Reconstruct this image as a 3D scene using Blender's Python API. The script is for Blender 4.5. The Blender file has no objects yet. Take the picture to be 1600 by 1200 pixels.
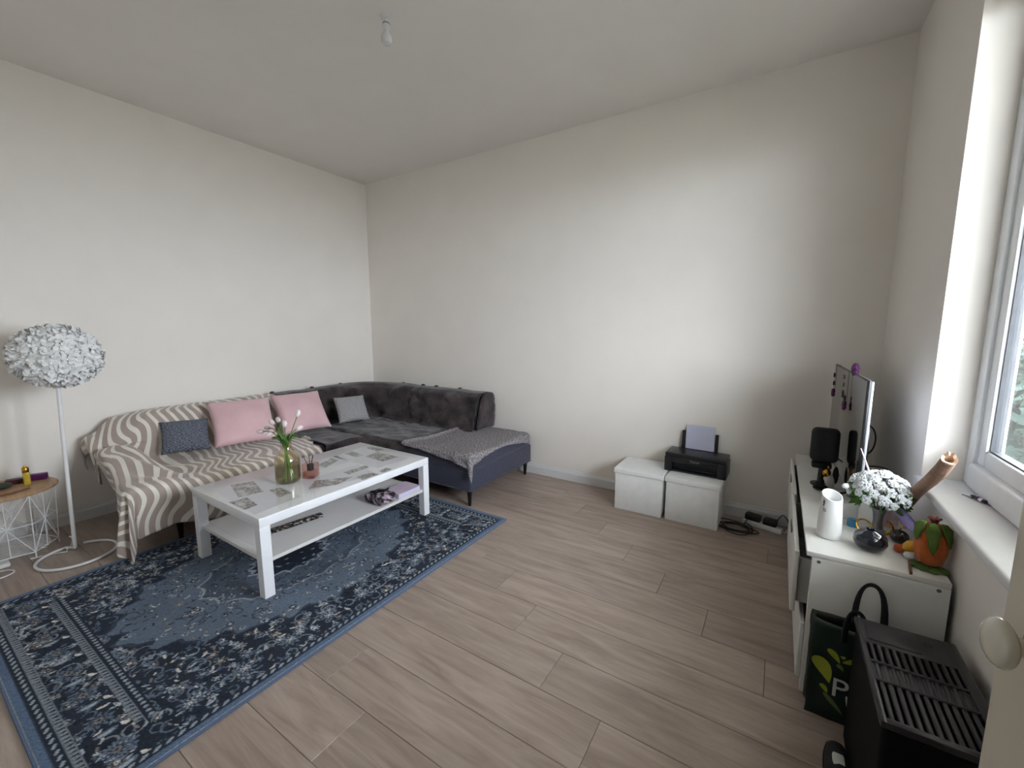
import bpy, bmesh, math, random
import numpy as np
from mathutils import Vector, Matrix, noise
random.seed(7); rng = np.random.default_rng(7)
scn = bpy.context.scene
COL = scn.collection
PI = math.pi

# ------------------------------------------------------------------ camera, sky, exposure
CAM_H = 1.46
FPX = 654.0
PITCH = math.atan(87 / 654.0); YAW = math.radians(32.5)
FW = Vector((-math.sin(YAW) * math.cos(PITCH), math.cos(YAW) * math.cos(PITCH), -math.sin(PITCH)))
RT = Vector((math.cos(YAW), math.sin(YAW), 0)); UP = RT.cross(FW)
CAMP = Vector((0, 0, CAM_H))
cam = bpy.data.cameras.new('camera'); cam.sensor_width = 36; cam.lens = FPX / 1600 * 36
cam.clip_start = 0.02; cam.clip_end = 200
camo = bpy.data.objects.new('camera', cam); COL.objects.link(camo)
camo.matrix_world = Matrix(((RT.x, UP.x, -FW.x, CAMP.x), (RT.y, UP.y, -FW.y, CAMP.y), (RT.z, UP.z, -FW.z, CAMP.z), (0, 0, 0, 1)))
scn.camera = camo
w = bpy.data.worlds.new('overcast_sky'); scn.world = w; w.use_nodes = True
w.node_tree.nodes['Background'].inputs['Color'].default_value = (0.86, 0.90, 1.0, 1)
w.node_tree.nodes['Background'].inputs['Strength'].default_value = 6.0
# light portal in the window opening (only guides the sky sampling)
pl = bpy.data.lights.new('window_portal', 'AREA'); pl.shape = 'RECTANGLE'; pl.size = 1.3; pl.size_y = 1.9
pl.cycles.is_portal = True
plo = bpy.data.objects.new('window_portal', pl); COL.objects.link(plo)
plo.location = (0.80, 1.80, 1.79); plo.rotation_euler = (PI / 2, 0, PI / 2)
scn.view_settings.view_transform = 'Standard'; scn.view_settings.look = 'None'
scn.view_settings.gamma = 1; scn.view_settings.use_curve_mapping = False
scn.view_settings.exposure = 2.64

def at(x, y, z):                       # pixel of the photograph -> point on the horizontal plane z
    d = FW * FPX + RT * (x - 800) - UP * (y - 600)
    return CAMP + d * ((z - CAM_H) / d.z)
def aty(x, y, Y):
    d = FW * FPX + RT * (x - 800) - UP * (y - 600)
    return CAMP + d * (Y / d.y)

# ------------------------------------------------------------------ materials
def lin(c):
    out = []
    for v in c:
        v /= 255.0
        out.append(v / 12.92 if v <= 0.04045 else ((v + 0.055) / 1.055) ** 2.4)
    return out
def rgba(c): return (*lin(c), 1)
M = {}
def nodes(name):
    m = bpy.data.materials.new(name); m.use_nodes = True
    nt = m.node_tree; b = nt.nodes['Principled BSDF']; M[name] = m
    return m, nt, b
def setp(b, **k):
    for a, v in k.items():
        b.inputs[a.replace('_', ' ')].default_value = v
def pm(name, col, rough=0.5, metal=0.0, var=0.06, scale=18, bump=0.0, bscale=60, coat=0.0, sheen=0.0, stretch=None, spec=None):
    """plain material whose colour wanders a little by noise, with optional relief"""
    m, nt, b = nodes(name)
    b.inputs['Roughness'].default_value = rough; b.inputs['Metallic'].default_value = metal
    if coat: b.inputs['Coat Weight'].default_value = coat; b.inputs['Coat Roughness'].default_value = 0.06
    if sheen: b.inputs['Sheen Weight'].default_value = sheen; b.inputs['Sheen Roughness'].default_value = 0.4
    if spec is not None: b.inputs['Specular IOR Level'].default_value = spec
    tc = nt.nodes.new('ShaderNodeTexCoord'); src = tc.outputs['Object']
    if stretch:
        mp = nt.nodes.new('ShaderNodeMapping'); mp.inputs['Scale'].default_value = stretch
        nt.links.new(src, mp.inputs[0]); src = mp.outputs[0]
    n = nt.nodes.new('ShaderNodeTexNoise'); n.inputs['Scale'].default_value = scale; n.inputs['Detail'].default_value = 4
    nt.links.new(src, n.inputs['Vector'])
    r = nt.nodes.new('ShaderNodeValToRGB')
    c = lin(col); lo = [x * (1 - var * 2) for x in c]; hi = [min(1, x * (1 + var * 2)) for x in c]
    r.color_ramp.elements[0].position = 0.3; r.color_ramp.elements[1].position = 0.7
    r.color_ramp.elements[0].color = (*lo, 1); r.color_ramp.elements[1].color = (*hi, 1)
    nt.links.new(n.outputs['Fac'], r.inputs[0]); nt.links.new(r.outputs[0], b.inputs['Base Color'])
    if bump:
        n2 = nt.nodes.new('ShaderNodeTexNoise'); n2.inputs['Scale'].default_value = bscale; n2.inputs['Detail'].default_value = 5
        nt.links.new(src, n2.inputs['Vector'])
        bp = nt.nodes.new('ShaderNodeBump'); bp.inputs['Strength'].default_value = bump; bp.inputs['Distance'].default_value = 0.01
        nt.links.new(n2.outputs['Fac'], bp.inputs['Height']); nt.links.new(bp.outputs[0], b.inputs['Normal'])
    return m
pm('wall_paint', (242, 236, 228), 0.75, var=0.008, scale=3, bump=0.04, bscale=140)
pm('ceiling_paint', (241, 237, 231), 0.8, var=0.008, scale=3, bump=0.03, bscale=140)
pm('trim_white', (226, 226, 226), 0.4, var=0.01)
pm('pvc_white', (232, 235, 238), 0.3, var=0.01)
pm('gasket', (70, 72, 76), 0.6)
pm('subfloor', (48, 38, 31), 0.9)
pm('door_cream', (214, 205, 188), 0.45, var=0.012, scale=6)
pm('porcelain', (226, 222, 204), 0.15, var=0.02, coat=0.6)
pm('brass', (140, 112, 70), 0.35, metal=1)
pm('lack_white', (244, 245, 248), 0.28, var=0.01, coat=0.15)
pm('cab_white', (226, 225, 220), 0.38, var=0.012)
pm('cab_inside', (190, 188, 182), 0.6)
pm('screw_cap', (110, 108, 104), 0.4, metal=0.4)
pm('wire_white', (232, 232, 232), 0.35, var=0.01)
pm('cord_white', (220, 220, 218), 0.5)
pm('black_plastic', (17, 17, 20), 0.38, var=0.1, bump=0.05, bscale=200)
pm('black_gloss', (12, 13, 16), 0.12, coat=0.5)
pm('navy_glaze', (16, 20, 38), 0.10, coat=0.6)
pm('black_matte', (15, 15, 17), 0.7)
pm('printer_black', (24, 25, 29), 0.32, bump=0.05, bscale=300)
pm('cable_black', (14, 14, 15), 0.55)
pm('adapter_black', (16, 17, 20), 0.45)
pm('paper_white', (228, 230, 236), 0.7, var=0.01)
pm('paper_lilac', (206, 208, 230), 0.75, var=0.01)
pm('box_fabric', (244, 244, 243), 0.85, var=0.015, bump=0.15, bscale=260)
pm('sofa_fabric', (62, 63, 80), 0.92, var=0.10, scale=60, bump=0.25, bscale=320, sheen=0.3)
pm('sofa_dark', (34, 31, 36), 0.92, var=0.1, scale=60, bump=0.25, bscale=320, sheen=0.2)
pm('leg_black', (14, 13, 14), 0.35)
pm('plush', (58, 49, 50), 0.9, var=0.42, scale=7, bump=0.8, bscale=60, sheen=0.3)
pm('pink_velvet', (224, 186, 190), 0.85, var=0.04, scale=5, bump=0.12, bscale=240, sheen=0.5)
pm('oak_light', (176, 140, 104), 0.45, var=0.08, scale=9, stretch=(1, 8, 1))
pm('feather_white', (236, 236, 234), 0.9, var=0.02)
pm('gold', (196, 150, 60), 0.22, metal=1, var=0.04)
pm('gold_glass', (186, 160, 50), 0.15, var=0.1, coat=0.6)
pm('purple_card', (92, 34, 92), 0.35, var=0.15)
pm('maroon_card', (70, 26, 34), 0.4, var=0.25)
pm('walnut_strip', (120, 78, 50), 0.5, var=0.1)
pm('dark_green', (52, 60, 50), 0.6, var=0.2)
pm('leaf_green', (74, 118, 46), 0.5, var=0.18, scale=30)
pm('leaf_dark', (30, 52, 32), 0.5, var=0.2, scale=30)
pm('stem_green', (96, 140, 66), 0.5, var=0.1)
pm('petal_tulip', (238, 226, 226), 0.55, var=0.03)
pm('petal_white', (240, 243, 246), 0.6, var=0.02)
pm('petal_core', (188, 196, 150), 0.7, var=0.1)
pm('reed_dark', (34, 26, 24), 0.7)
pm('speaker_cloth', (24, 24, 32), 0.75, var=0.1, bump=0.2, bscale=400)
pm('ceramic_white', (236, 236, 234), 0.35, var=0.01)
pm('ink_black', (20, 20, 20), 0.6)
pm('silver', (150, 152, 158), 0.3, metal=1)
pm('red_apple_black', (34, 20, 24), 0.25, coat=0.4)
pm('orange_fruit', (206, 92, 50), 0.45, var=0.1)
pm('yellow_fruit', (226, 172, 44), 0.4, var=0.06)
pm('egg_white', (226, 224, 220), 0.45, var=0.01)
pm('felt_orange', (184, 94, 40), 0.95, var=0.08, scale=40, bump=0.3, bscale=250, sheen=0.3)
pm('felt_green', (82, 108, 42), 0.95, var=0.1, bump=0.3, bscale=250)
pm('felt_maroon', (104, 48, 44), 0.95, var=0.1)
pm('driftwood', (140, 110, 90), 0.8, var=0.16, scale=10, stretch=(1, 1, 1), bump=0.3, bscale=60)
pm('wood_raw', (196, 164, 138), 0.8, var=0.08)
pm('lilac', (160, 150, 214), 0.25, var=0.04, coat=0.5)
pm('blue_item', (58, 128, 168), 0.35, var=0.1)
pm('card_pink', (220, 196, 200), 0.6, var=0.12, scale=40)
pm('purple_flower', (92, 34, 92), 0.6, var=0.2)
pm('purple_dark', (58, 22, 58), 0.6, var=0.2)
pm('thread', (60, 50, 55), 0.7)
pm('bag_green', (14, 36, 30), 0.4, var=0.12, bump=0.1, bscale=40)
pm('bag_dark', (22, 24, 20), 0.45, var=0.15, bump=0.15, bscale=40)
pm('bag_lime', (150, 158, 44), 0.5, var=0.05)
pm('bag_olive', (98, 116, 66), 0.5, var=0.05)
pm('bag_white', (214, 216, 212), 0.5, var=0.02)
pm('strap_navy', (26, 28, 38), 0.6)
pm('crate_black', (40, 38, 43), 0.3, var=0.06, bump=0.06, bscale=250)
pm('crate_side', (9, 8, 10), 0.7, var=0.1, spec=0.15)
pm('tv_back', (196, 198, 206), 0.3, var=0.02, metal=0.3)
pm('tv_bezel', (18, 18, 20), 0.3)
pm('pale_bounce', (168, 166, 156), 0.9, var=0.06, scale=3, bump=0.2)  # ground outside, kept pale so it bounces daylight indoors
pm('hedge_leaf', (30, 42, 37), 0.9, var=0.3, scale=6, spec=0.05)
pm('bark', (70, 60, 50), 0.9)
pm('rug_edge', (96, 114, 142), 0.95, var=0.06, scale=120, bump=0.4, bscale=500)
pm('shelf_white', (224, 222, 220), 0.35, var=0.02, scale=4)
pm('pastel_pink', (216, 196, 214), 0.5, var=0.03)
pm('bulb_glass', (226, 228, 228), 0.25, var=0.01)
pm('hall_paint', (200, 196, 188), 0.8, var=0.01)
pm('logo_grey', (150, 150, 152), 0.4)

def mix_glass(name, tint, refl=0.10, rough=0.02, edge=0.0):
    m, nt, b = nodes(name)
    nt.nodes.remove(b)
    tr = nt.nodes.new('ShaderNodeBsdfTransparent'); tr.inputs[0].default_value = (*tint, 1)
    gl = nt.nodes.new('ShaderNodeBsdfGlossy'); gl.inputs['Roughness'].default_value = rough
    lw = nt.nodes.new('ShaderNodeLayerWeight'); lw.inputs['Blend'].default_value = 0.5
    pw = nt.nodes.new('ShaderNodeMath'); pw.operation = 'POWER'; pw.inputs[1].default_value = 4.0
    nt.links.new(lw.outputs['Facing'], pw.inputs[0])
    ad = nt.nodes.new('ShaderNodeMath'); ad.operation = 'MULTIPLY_ADD'; ad.inputs[1].default_value = 0.75; ad.inputs[2].default_value = 0.04 + edge
    nt.links.new(pw.outputs[0], ad.inputs[0])
    mx = nt.nodes.new('ShaderNodeMixShader')
    nt.links.new(ad.outputs[0], mx.inputs[0]); nt.links.new(tr.outputs[0], mx.inputs[1]); nt.links.new(gl.outputs[0], mx.inputs[2])
    nt.links.new(mx.outputs[0], nt.nodes['Material Output'].inputs['Surface'])
    return m
mix_glass('window_glass', (0.97, 0.99, 0.985))
mix_glass('vase_glass', (0.975, 0.95, 0.85), edge=0.02)
mix_glass('pink_glass', (0.90, 0.72, 0.69), edge=0.03)
mix_glass('clear_film', (0.99, 0.99, 0.99), rough=0.08, edge=0.02)
mix_glass('water', (0.97, 0.97, 0.86))

def wood_floor():
    m, nt, b = nodes('floor_laminate')
    tc = nt.nodes.new('ShaderNodeTexCoord'); oi = nt.nodes.new('ShaderNodeObjectInfo')
    off = nt.nodes.new('ShaderNodeVectorMath'); off.operation = 'MULTIPLY_ADD'
    off.inputs[1].default_value = (1, 1, 1)
    cmb = nt.nodes.new('ShaderNodeCombineXYZ')
    mul = nt.nodes.new('ShaderNodeMath'); mul.operation = 'MULTIPLY'; mul.inputs[1].default_value = 37.0
    nt.links.new(oi.outputs['Random'], mul.inputs[0])
    nt.links.new(mul.outputs[0], cmb.inputs[0]); nt.links.new(mul.outputs[0], cmb.inputs[1])
    nt.links.new(tc.outputs['Object'], off.inputs[0]); nt.links.new(cmb.outputs[0], off.inputs[2])
    mp = nt.nodes.new('ShaderNodeMapping'); mp.inputs['Scale'].default_value = (1.3, 11, 1)
    nt.links.new(off.outputs[0], mp.inputs[0])
    n = nt.nodes.new('ShaderNodeTexNoise'); n.inputs['Scale'].default_value = 1.6; n.inputs['Detail'].default_value = 7
    n.inputs['Roughness'].default_value = 0.6; n.inputs['Distortion'].default_value = 0.9
    nt.links.new(mp.outputs[0], n.inputs['Vector'])
    r = nt.nodes.new('ShaderNodeValToRGB'); e = r.color_ramp.elements
    e[0].position = 0.30; e[0].color = rgba((146, 129, 118)); e[1].position = 0.68; e[1].color = rgba((180, 164, 152))
    k = e.new(0.48); k.color = rgba((165, 148, 136))
    nt.links.new(n.outputs['Fac'], r.inputs[0])
    mp2 = nt.nodes.new('ShaderNodeMapping'); mp2.inputs['Scale'].default_value = (4, 90, 1)
    nt.links.new(off.outputs[0], mp2.inputs[0])
    n2 = nt.nodes.new('ShaderNodeTexNoise'); n2.inputs['Scale'].default_value = 2; n2.inputs['Detail'].default_value = 3
    nt.links.new(mp2.outputs[0], n2.inputs['Vector'])
    hs = nt.nodes.new('ShaderNodeHueSaturation')
    a = nt.nodes.new('ShaderNodeMath'); a.operation = 'MULTIPLY_ADD'; a.inputs[1].default_value = 0.16; a.inputs[2].default_value = 0.84
    nt.links.new(oi.outputs['Random'], a.inputs[0])
    a2 = nt.nodes.new('ShaderNodeMath'); a2.operation = 'MULTIPLY_ADD'; a2.inputs[1].default_value = 0.18
    nt.links.new(n2.outputs['Fac'], a2.inputs[0]); nt.links.new(a.outputs[0], a2.inputs[2])
    nt.links.new(a2.outputs[0], hs.inputs['Value']); nt.links.new(r.outputs[0], hs.inputs['Color'])
    nt.links.new(hs.outputs[0], b.inputs['Base Color'])
    b.inputs['Roughness'].default_value = 0.36; b.inputs['Specular IOR Level'].default_value = 0.5
    bp = nt.nodes.new('ShaderNodeBump'); bp.inputs['Strength'].default_value = 0.06; bp.inputs['Distance'].default_value = 0.004
    nt.links.new(n2.outputs['Fac'], bp.inputs['Height']); nt.links.new(bp.outputs[0], b.inputs['Normal'])
wood_floor()

def wavy_mat():
    m, nt, b = nodes('wavy_throw')
    uv = nt.nodes.new('ShaderNodeUVMap')
    n = nt.nodes.new('ShaderNodeTexNoise'); n.inputs['Scale'].default_value = 1.7; n.inputs['Detail'].default_value = 0.0
    nt.links.new(uv.outputs[0], n.inputs['Vector'])
    sp = nt.nodes.new('ShaderNodeSeparateXYZ'); nt.links.new(uv.outputs[0], sp.inputs[0])
    def mth(op, a, bv, c=None):
        k = nt.nodes.new('ShaderNodeMath'); k.operation = op
        for i, v in enumerate((a, bv, c)):
            if v is None: continue
            if isinstance(v, (int, float)): k.inputs[i].default_value = v
            else: nt.links.new(v, k.inputs[i])
        return k.outputs[0]
    nz = mth('MULTIPLY', n.outputs['Fac'], 9.0)
    s1 = mth('SINE', mth('MULTIPLY_ADD', sp.outputs[1], 13.0, mth('MULTIPLY', n.outputs['Fac'], 7.0)), 0)
    ph = mth('MULTIPLY_ADD', sp.outputs[0], 15.5, mth('MULTIPLY_ADD', s1, 0.55, mth('MULTIPLY', nz, 0.42)))
    st = mth('SINE', mth('MULTIPLY', ph, 2 * PI), 0)
    r = nt.nodes.new('ShaderNodeValToRGB'); e = r.color_ramp.elements
    r.color_ramp.interpolation = 'EASE'
    e[0].position = 0.60; e[0].color = rgba((172, 156, 146)); e[1].position = 0.70; e[1].color = rgba((232, 226, 215))
    k = mth('MULTIPLY_ADD', st, 0.5, 0.5); nt.links.new(k, r.inputs[0])
    nt.links.new(r.outputs[0], b.inputs['Base Color'])
    b.inputs['Roughness'].default_value = 0.95; b.inputs['Sheen Weight'].default_value = 0.3
    n3 = nt.nodes.new('ShaderNodeTexNoise'); n3.inputs['Scale'].default_value = 260
    bp = nt.nodes.new('ShaderNodeBump'); bp.inputs['Strength'].default_value = 0.2; bp.inputs['Distance'].default_value = 0.004
    nt.links.new(uv.outputs[0], n3.inputs['Vector'])
    nt.links.new(n3.outputs['Fac'], bp.inputs['Height']); nt.links.new(bp.outputs[0], b.inputs['Normal'])
wavy_mat()

def weave(name, c1, c2, sx, sy, thr=0.5, bump=0.6):
    """flecked woven cloth: noise stretched into short threads"""
    m, nt, b = nodes(name)
    uv = nt.nodes.new('ShaderNodeUVMap')
    mp = nt.nodes.new('ShaderNodeMapping'); mp.inputs['Scale'].default_value = (sx, sy, 1)
    nt.links.new(uv.outputs[0], mp.inputs[0])
    n = nt.nodes.new('ShaderNodeTexNoise'); n.inputs['Scale'].default_value = 1; n.inputs['Detail'].default_value = 3
    nt.links.new(mp.outputs[0], n.inputs['Vector'])
    r = nt.nodes.new('ShaderNodeValToRGB'); e = r.color_ramp.elements
    e[0].position = thr - 0.12; e[0].color = rgba(c1); e[1].position = thr + 0.12; e[1].color = rgba(c2)
    nt.links.new(n.outputs['Fac'], r.inputs[0]); nt.links.new(r.outputs[0], b.inputs['Base Color'])
    b.inputs['Roughness'].default_value = 0.95
    bp = nt.nodes.new('ShaderNodeBump'); bp.inputs['Strength'].default_value = bump; bp.inputs['Distance'].default_value = 0.006
    nt.links.new(n.outputs['Fac'], bp.inputs['Height']); nt.links.new(bp.outputs[0], b.inputs['Normal'])
weave('weave_blue', (58, 63, 76), (156, 162, 174), 70, 330, 0.55)
weave('weave_grey', (92, 90, 92), (190, 188, 188), 110, 190, 0.48)
weave('knit_grey', (92, 87, 90), (164, 159, 161), 75, 75, 0.5)
weave('floral_print', (34, 22, 30), (206, 186, 200), 30, 30, 0.56, 0.05)
def clip_mat(name, dark, seed):
    m, nt, b = nodes(name)
    uv = nt.nodes.new('ShaderNodeUVMap'); cols = []
    for sc_, lo, hi, c1, c2 in ((60, 0.38, 0.62, dark, (196, 194, 194)), (14, 0.53, 0.64, (0, 0, 0), (255, 255, 255))):
        mp = nt.nodes.new('ShaderNodeMapping'); mp.inputs['Location'].default_value = (seed, seed * 0.7, 0); mp.inputs['Scale'].default_value = (sc_, sc_, 1)
        nt.links.new(uv.outputs[0], mp.inputs[0])
        n = nt.nodes.new('ShaderNodeTexNoise'); n.inputs['Scale'].default_value = 1; n.inputs['Detail'].default_value = 3; nt.links.new(mp.outputs[0], n.inputs['Vector'])
        r = nt.nodes.new('ShaderNodeValToRGB'); e = r.color_ramp.elements; e[0].position = lo; e[0].color = rgba(c1); e[1].position = hi; e[1].color = rgba(c2)
        nt.links.new(n.outputs['Fac'], r.inputs[0]); cols.append(r.outputs[0])
    mx = nt.nodes.new('ShaderNodeMix'); mx.data_type = 'RGBA'
    nt.links.new(cols[1], mx.inputs[0]); nt.links.new(cols[0], mx.inputs[6]); mx.inputs[7].default_value = rgba((214, 212, 214))
    nt.links.new(mx.outputs[2], b.inputs['Base Color']); b.inputs['Roughness'].default_value = 0.6
clip_mat('clip_print', (92, 84, 80), 3.0); clip_mat('clip_print_dark', (58, 52, 50), 9.0)
weave('strip_print', (24, 20, 26), (212, 196, 180), 40, 60, 0.62, 0.0)

# ------------------------------------------------------------------ mesh helpers
class MB:
    def __init__(s): s.v = []; s.f = []; s.uv = {}
    def add(s, vs, fs):
        o = len(s.v); s.v += [tuple(p) for p in vs]; s.f += [tuple(i + o for i in f) for f in fs]
        return s
    def box(s, x0, x1, y0, y1, z0, z1):
        vs = [(x0, y0, z0), (x1, y0, z0), (x1, y1, z0), (x0, y1, z0), (x0, y0, z1), (x1, y0, z1), (x1, y1, z1), (x0, y1, z1)]
        return s.add(vs, [(0, 3, 2, 1), (4, 5, 6, 7), (0, 1, 5, 4), (1, 2, 6, 5), (2, 3, 7, 6), (3, 0, 4, 7)])
    def rbox(s, x0, x1, y0, y1, z0, z1, r=0.005, seg=2):
        bm = bmesh.new(); bmesh.ops.create_cube(bm, size=1)
        for v in bm.verts:
            v.co = ((x0 + x1) / 2 + v.co.x * (x1 - x0), (y0 + y1) / 2 + v.co.y * (y1 - y0), (z0 + z1) / 2 + v.co.z * (z1 - z0))
        bmesh.ops.bevel(bm, geom=bm.edges[:] + bm.verts[:], offset=r, segments=seg, profile=0.5, affect='EDGES')
        bm.verts.index_update()
        s.add([v.co[:] for v in bm.verts], [[v.index for v in f.verts] for f in bm.faces]); bm.free()
        return s
    def tube(s, pts, r, n=8, closed=False):
        P = [Vector(p) for p in pts]; m = len(P); rr = r if hasattr(r, '__len__') else [r] * m
        up = None; o = len(s.v)
        for i in range(m):
            a = P[(i - 1) % m] if (closed or i > 0) else P[i]; b = P[(i + 1) % m] if (closed or i < m - 1) else P[i]
            t = (b - a)
            t = t.normalized() if t.length > 1e-9 else Vector((0, 0, 1))
            if up is None: up = Vector((0, 0, 1)) if abs(t.z) < 0.9 else Vector((1, 0, 0))
            sd = t.cross(up)
            if sd.length < 1e-6: sd = t.orthogonal()
            sd.normalize(); up = sd.cross(t).normalized()
            for k in range(n):
                a_ = 2 * PI * k / n
                s.v.append(tuple(P[i] + (sd * math.cos(a_) + up * math.sin(a_)) * rr[i]))
        for i in range(m if closed else m - 1):
            j = (i + 1) % m
            for k in range(n):
                l = (k + 1) % n
                s.f.append((o + i * n + k, o + i * n + l, o + j * n + l, o + j * n + k))
        if not closed:
            s.f.append(tuple(o + k for k in range(n))[::-1]); s.f.append(tuple(o + (m - 1) * n + k for k in range(n)))
        return s
    def lathe(s, prof, n=24, c=(0, 0, 0), sx=1, sy=1, close=True):
        o = len(s.v); m = len(prof)
        for r, z in prof:
            for k in range(n):
                a = 2 * PI * k / n
                s.v.append((c[0] + r * math.cos(a) * sx, c[1] + r * math.sin(a) * sy, c[2] + z))
        for i in range(m - 1):
            for k in range(n):
                l = (k + 1) % n
                s.f.append((o + i * n + k, o + i * n + l, o + (i + 1) * n + l, o + (i + 1) * n + k))
        if close:
            if prof[0][0] > 1e-6: s.f.append(tuple(o + k for k in range(n))[::-1])
            if prof[-1][0] > 1e-6: s.f.append(tuple(o + (m - 1) * n + k for k in range(n)))
        return s
    def ell(s, c, r, n=16, m=10):
        prof = [(max(1e-7, math.sin(PI * i / m)), -math.cos(PI * i / m)) for i in range(m + 1)]
        t = MB().lathe(prof, n, close=False)
        return s.add([(c[0] + p[0] * r[0], c[1] + p[1] * r[1], c[2] + p[2] * r[2]) for p in t.v], t.f)
    def grid(s, P, uv=None, flip=False):
        n, m = P.shape[:2]; o = len(s.v)
        s.v += [tuple(p) for p in P.reshape(-1, 3)]
        if uv is not None:
            for i, q in enumerate(uv.reshape(-1, 2)): s.uv[o + i] = tuple(q)
        for i in range(n - 1):
            for j in range(m - 1):
                q = (o + i * m + j, o + (i + 1) * m + j, o + (i + 1) * m + j + 1, o + i * m + j + 1)
                s.f.append(q[::-1] if flip else q)
        return s
    def prism(s, poly, axis, a0, a1):
        """polygon in the two other axes, extruded along axis (0,1,2)"""
        n = len(poly); o = [i for i in range(3) if i != axis]; vs = []
        for a in (a0, a1):
            for p in poly:
                q = [0, 0, 0]; q[axis] = a; q[o[0]] = p[0]; q[o[1]] = p[1]; vs.append(tuple(q))
        fs = [tuple(range(n))[::-1], tuple(range(n, 2 * n))] + [(i, (i + 1) % n, n + (i + 1) % n, n + i) for i in range(n)]
        return s.add(vs, fs)
    def xf(s, mat):
        s.v = [tuple(mat @ Vector(p)) for p in s.v]; return s

def wloc(o):
    p = Vector((0, 0, 0))
    while o: p += o.location; o = o.parent
    return p
def obj(name, mb, mat, parent=None, smooth=True, local=False, recalc=True, origin=None, angle=40):
    if mb is not None and not isinstance(mb, MB): raise TypeError
    V = [Vector(p) for p in mb.v]
    if parent is None:
        if origin is None:
            xs = [p.x for p in V]; ys = [p.y for p in V]; zs = [p.z for p in V]
            origin = Vector(((min(xs) + max(xs)) / 2, (min(ys) + max(ys)) / 2, min(zs)))
        origin = Vector(origin); off = origin
    else:
        off = Vector((0, 0, 0)) if local else wloc(parent); origin = None
    me = bpy.data.meshes.new(name)
    me.from_pydata([tuple(p - off) for p in V], [], mb.f)
    if mb.uv:
        l = me.uv_layers.new(name='UVMap')
        vi = np.empty(len(me.loops), dtype=np.int32); me.loops.foreach_get('vertex_index', vi)
        a = np.zeros((len(mb.v), 2))
        for k, q in mb.uv.items(): a[k] = q
        l.data.foreach_set('uv', a[vi].ravel())
    if recalc:
        bm = bmesh.new(); bm.from_mesh(me); bmesh.ops.recalc_face_normals(bm, faces=bm.faces); bm.to_mesh(me); bm.free()
    if smooth:
        me.polygons.foreach_set('use_smooth', [True] * len(me.polygons))
        try: me.set_sharp_from_angle(angle=math.radians(angle))
        except Exception: pass
    me.materials.append(M[mat])
    o = bpy.data.objects.new(name, me); COL.objects.link(o)
    if parent is not None: o.parent = parent
    else: o.location = origin
    return o
def tag(o, label, cat, group=None, kind=None):
    o['label'] = label; o['category'] = cat
    if group: o['group'] = group
    if kind: o['kind'] = kind
    return o
def thing(name, label, cat, loc=(0, 0, 0), rotz=0, group=None, kind=None):
    o = bpy.data.objects.new(name, None); o.empty_display_size = 0.1; COL.objects.link(o)
    o.location = loc; o.rotation_euler = (0, 0, rotz)
    return tag(o, label, cat, group, kind)
def copyo(o, parent, loc=None, rot=None):
    c = o.copy(); COL.objects.link(c); c.parent = parent
    if loc is not None: c.location = loc
    if rot is not None: c.rotation_euler = rot
    return c
def cat(pts, k=6):
    P = [Vector(p) for p in pts]; P = [P[0]] + P + [P[-1]]; out = []
    for i in range(1, len(P) - 2):
        for j in range(k):
            t = j / k; a, b_, c, d = P[i - 1], P[i], P[i + 1], P[i + 2]
            out.append(0.5 * (2 * b_ + (c - a) * t + (2 * a - 5 * b_ + 4 * c - d) * t * t + (3 * b_ - a - 3 * c + d) * t ** 3))
    return out + [P[-1]]
def nz(x, y, z=0.0, s=1.0): return noise.noise(Vector((x * s, y * s, z * s)))
def smooth(a, b, x):
    t = min(1, max(0, (x - a) / (b - a))); return t * t * (3 - 2 * t)
def text_mesh(body, size, extrude=0.0004):
    cu = bpy.data.curves.new('lettering', 'FONT'); cu.body = body; cu.size = size; cu.extrude = extrude
    cu.align_x = 'CENTER'; cu.align_y = 'CENTER'
    t = bpy.data.objects.new('lettering', cu); COL.objects.link(t)
    dg = bpy.context.evaluated_depsgraph_get(); me = bpy.data.meshes.new_from_object(t.evaluated_get(dg))
    mb = MB(); mb.add([v.co[:] for v in me.vertices], [tuple(p.vertices) for p in me.polygons])
    bpy.data.objects.remove(t); bpy.data.meshes.remove(me); bpy.data.curves.remove(cu)
    return mb

# ------------------------------------------------------------------ the room
XL, XR, YB, YF, ZC = -4.42, 0.57, 3.59, -0.12, 3.20
TH = 0.215                                           # outer wall thickness
WY0, WY1, WZ0, WZ1 = 1.13, 2.48, 0.815, 2.78        # window opening
DX0, DX1, DZ = -0.56, 0.375, 2.12                   # doorway in the wall behind the camera
def struct(name, mb, mat, label, cat, parent=None, sm=False):
    o = obj(name, mb, mat, parent, smooth=sm)
    if parent is None: tag(o, label, cat, kind='structure')
    return o
floor = struct('floor', MB().box(XL - 0.1, XR + TH, -1.6, YB + 0.1, -0.12, -0.011), 'subfloor', 'brown wood-look laminate floor laid in long planks', 'floor')
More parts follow.
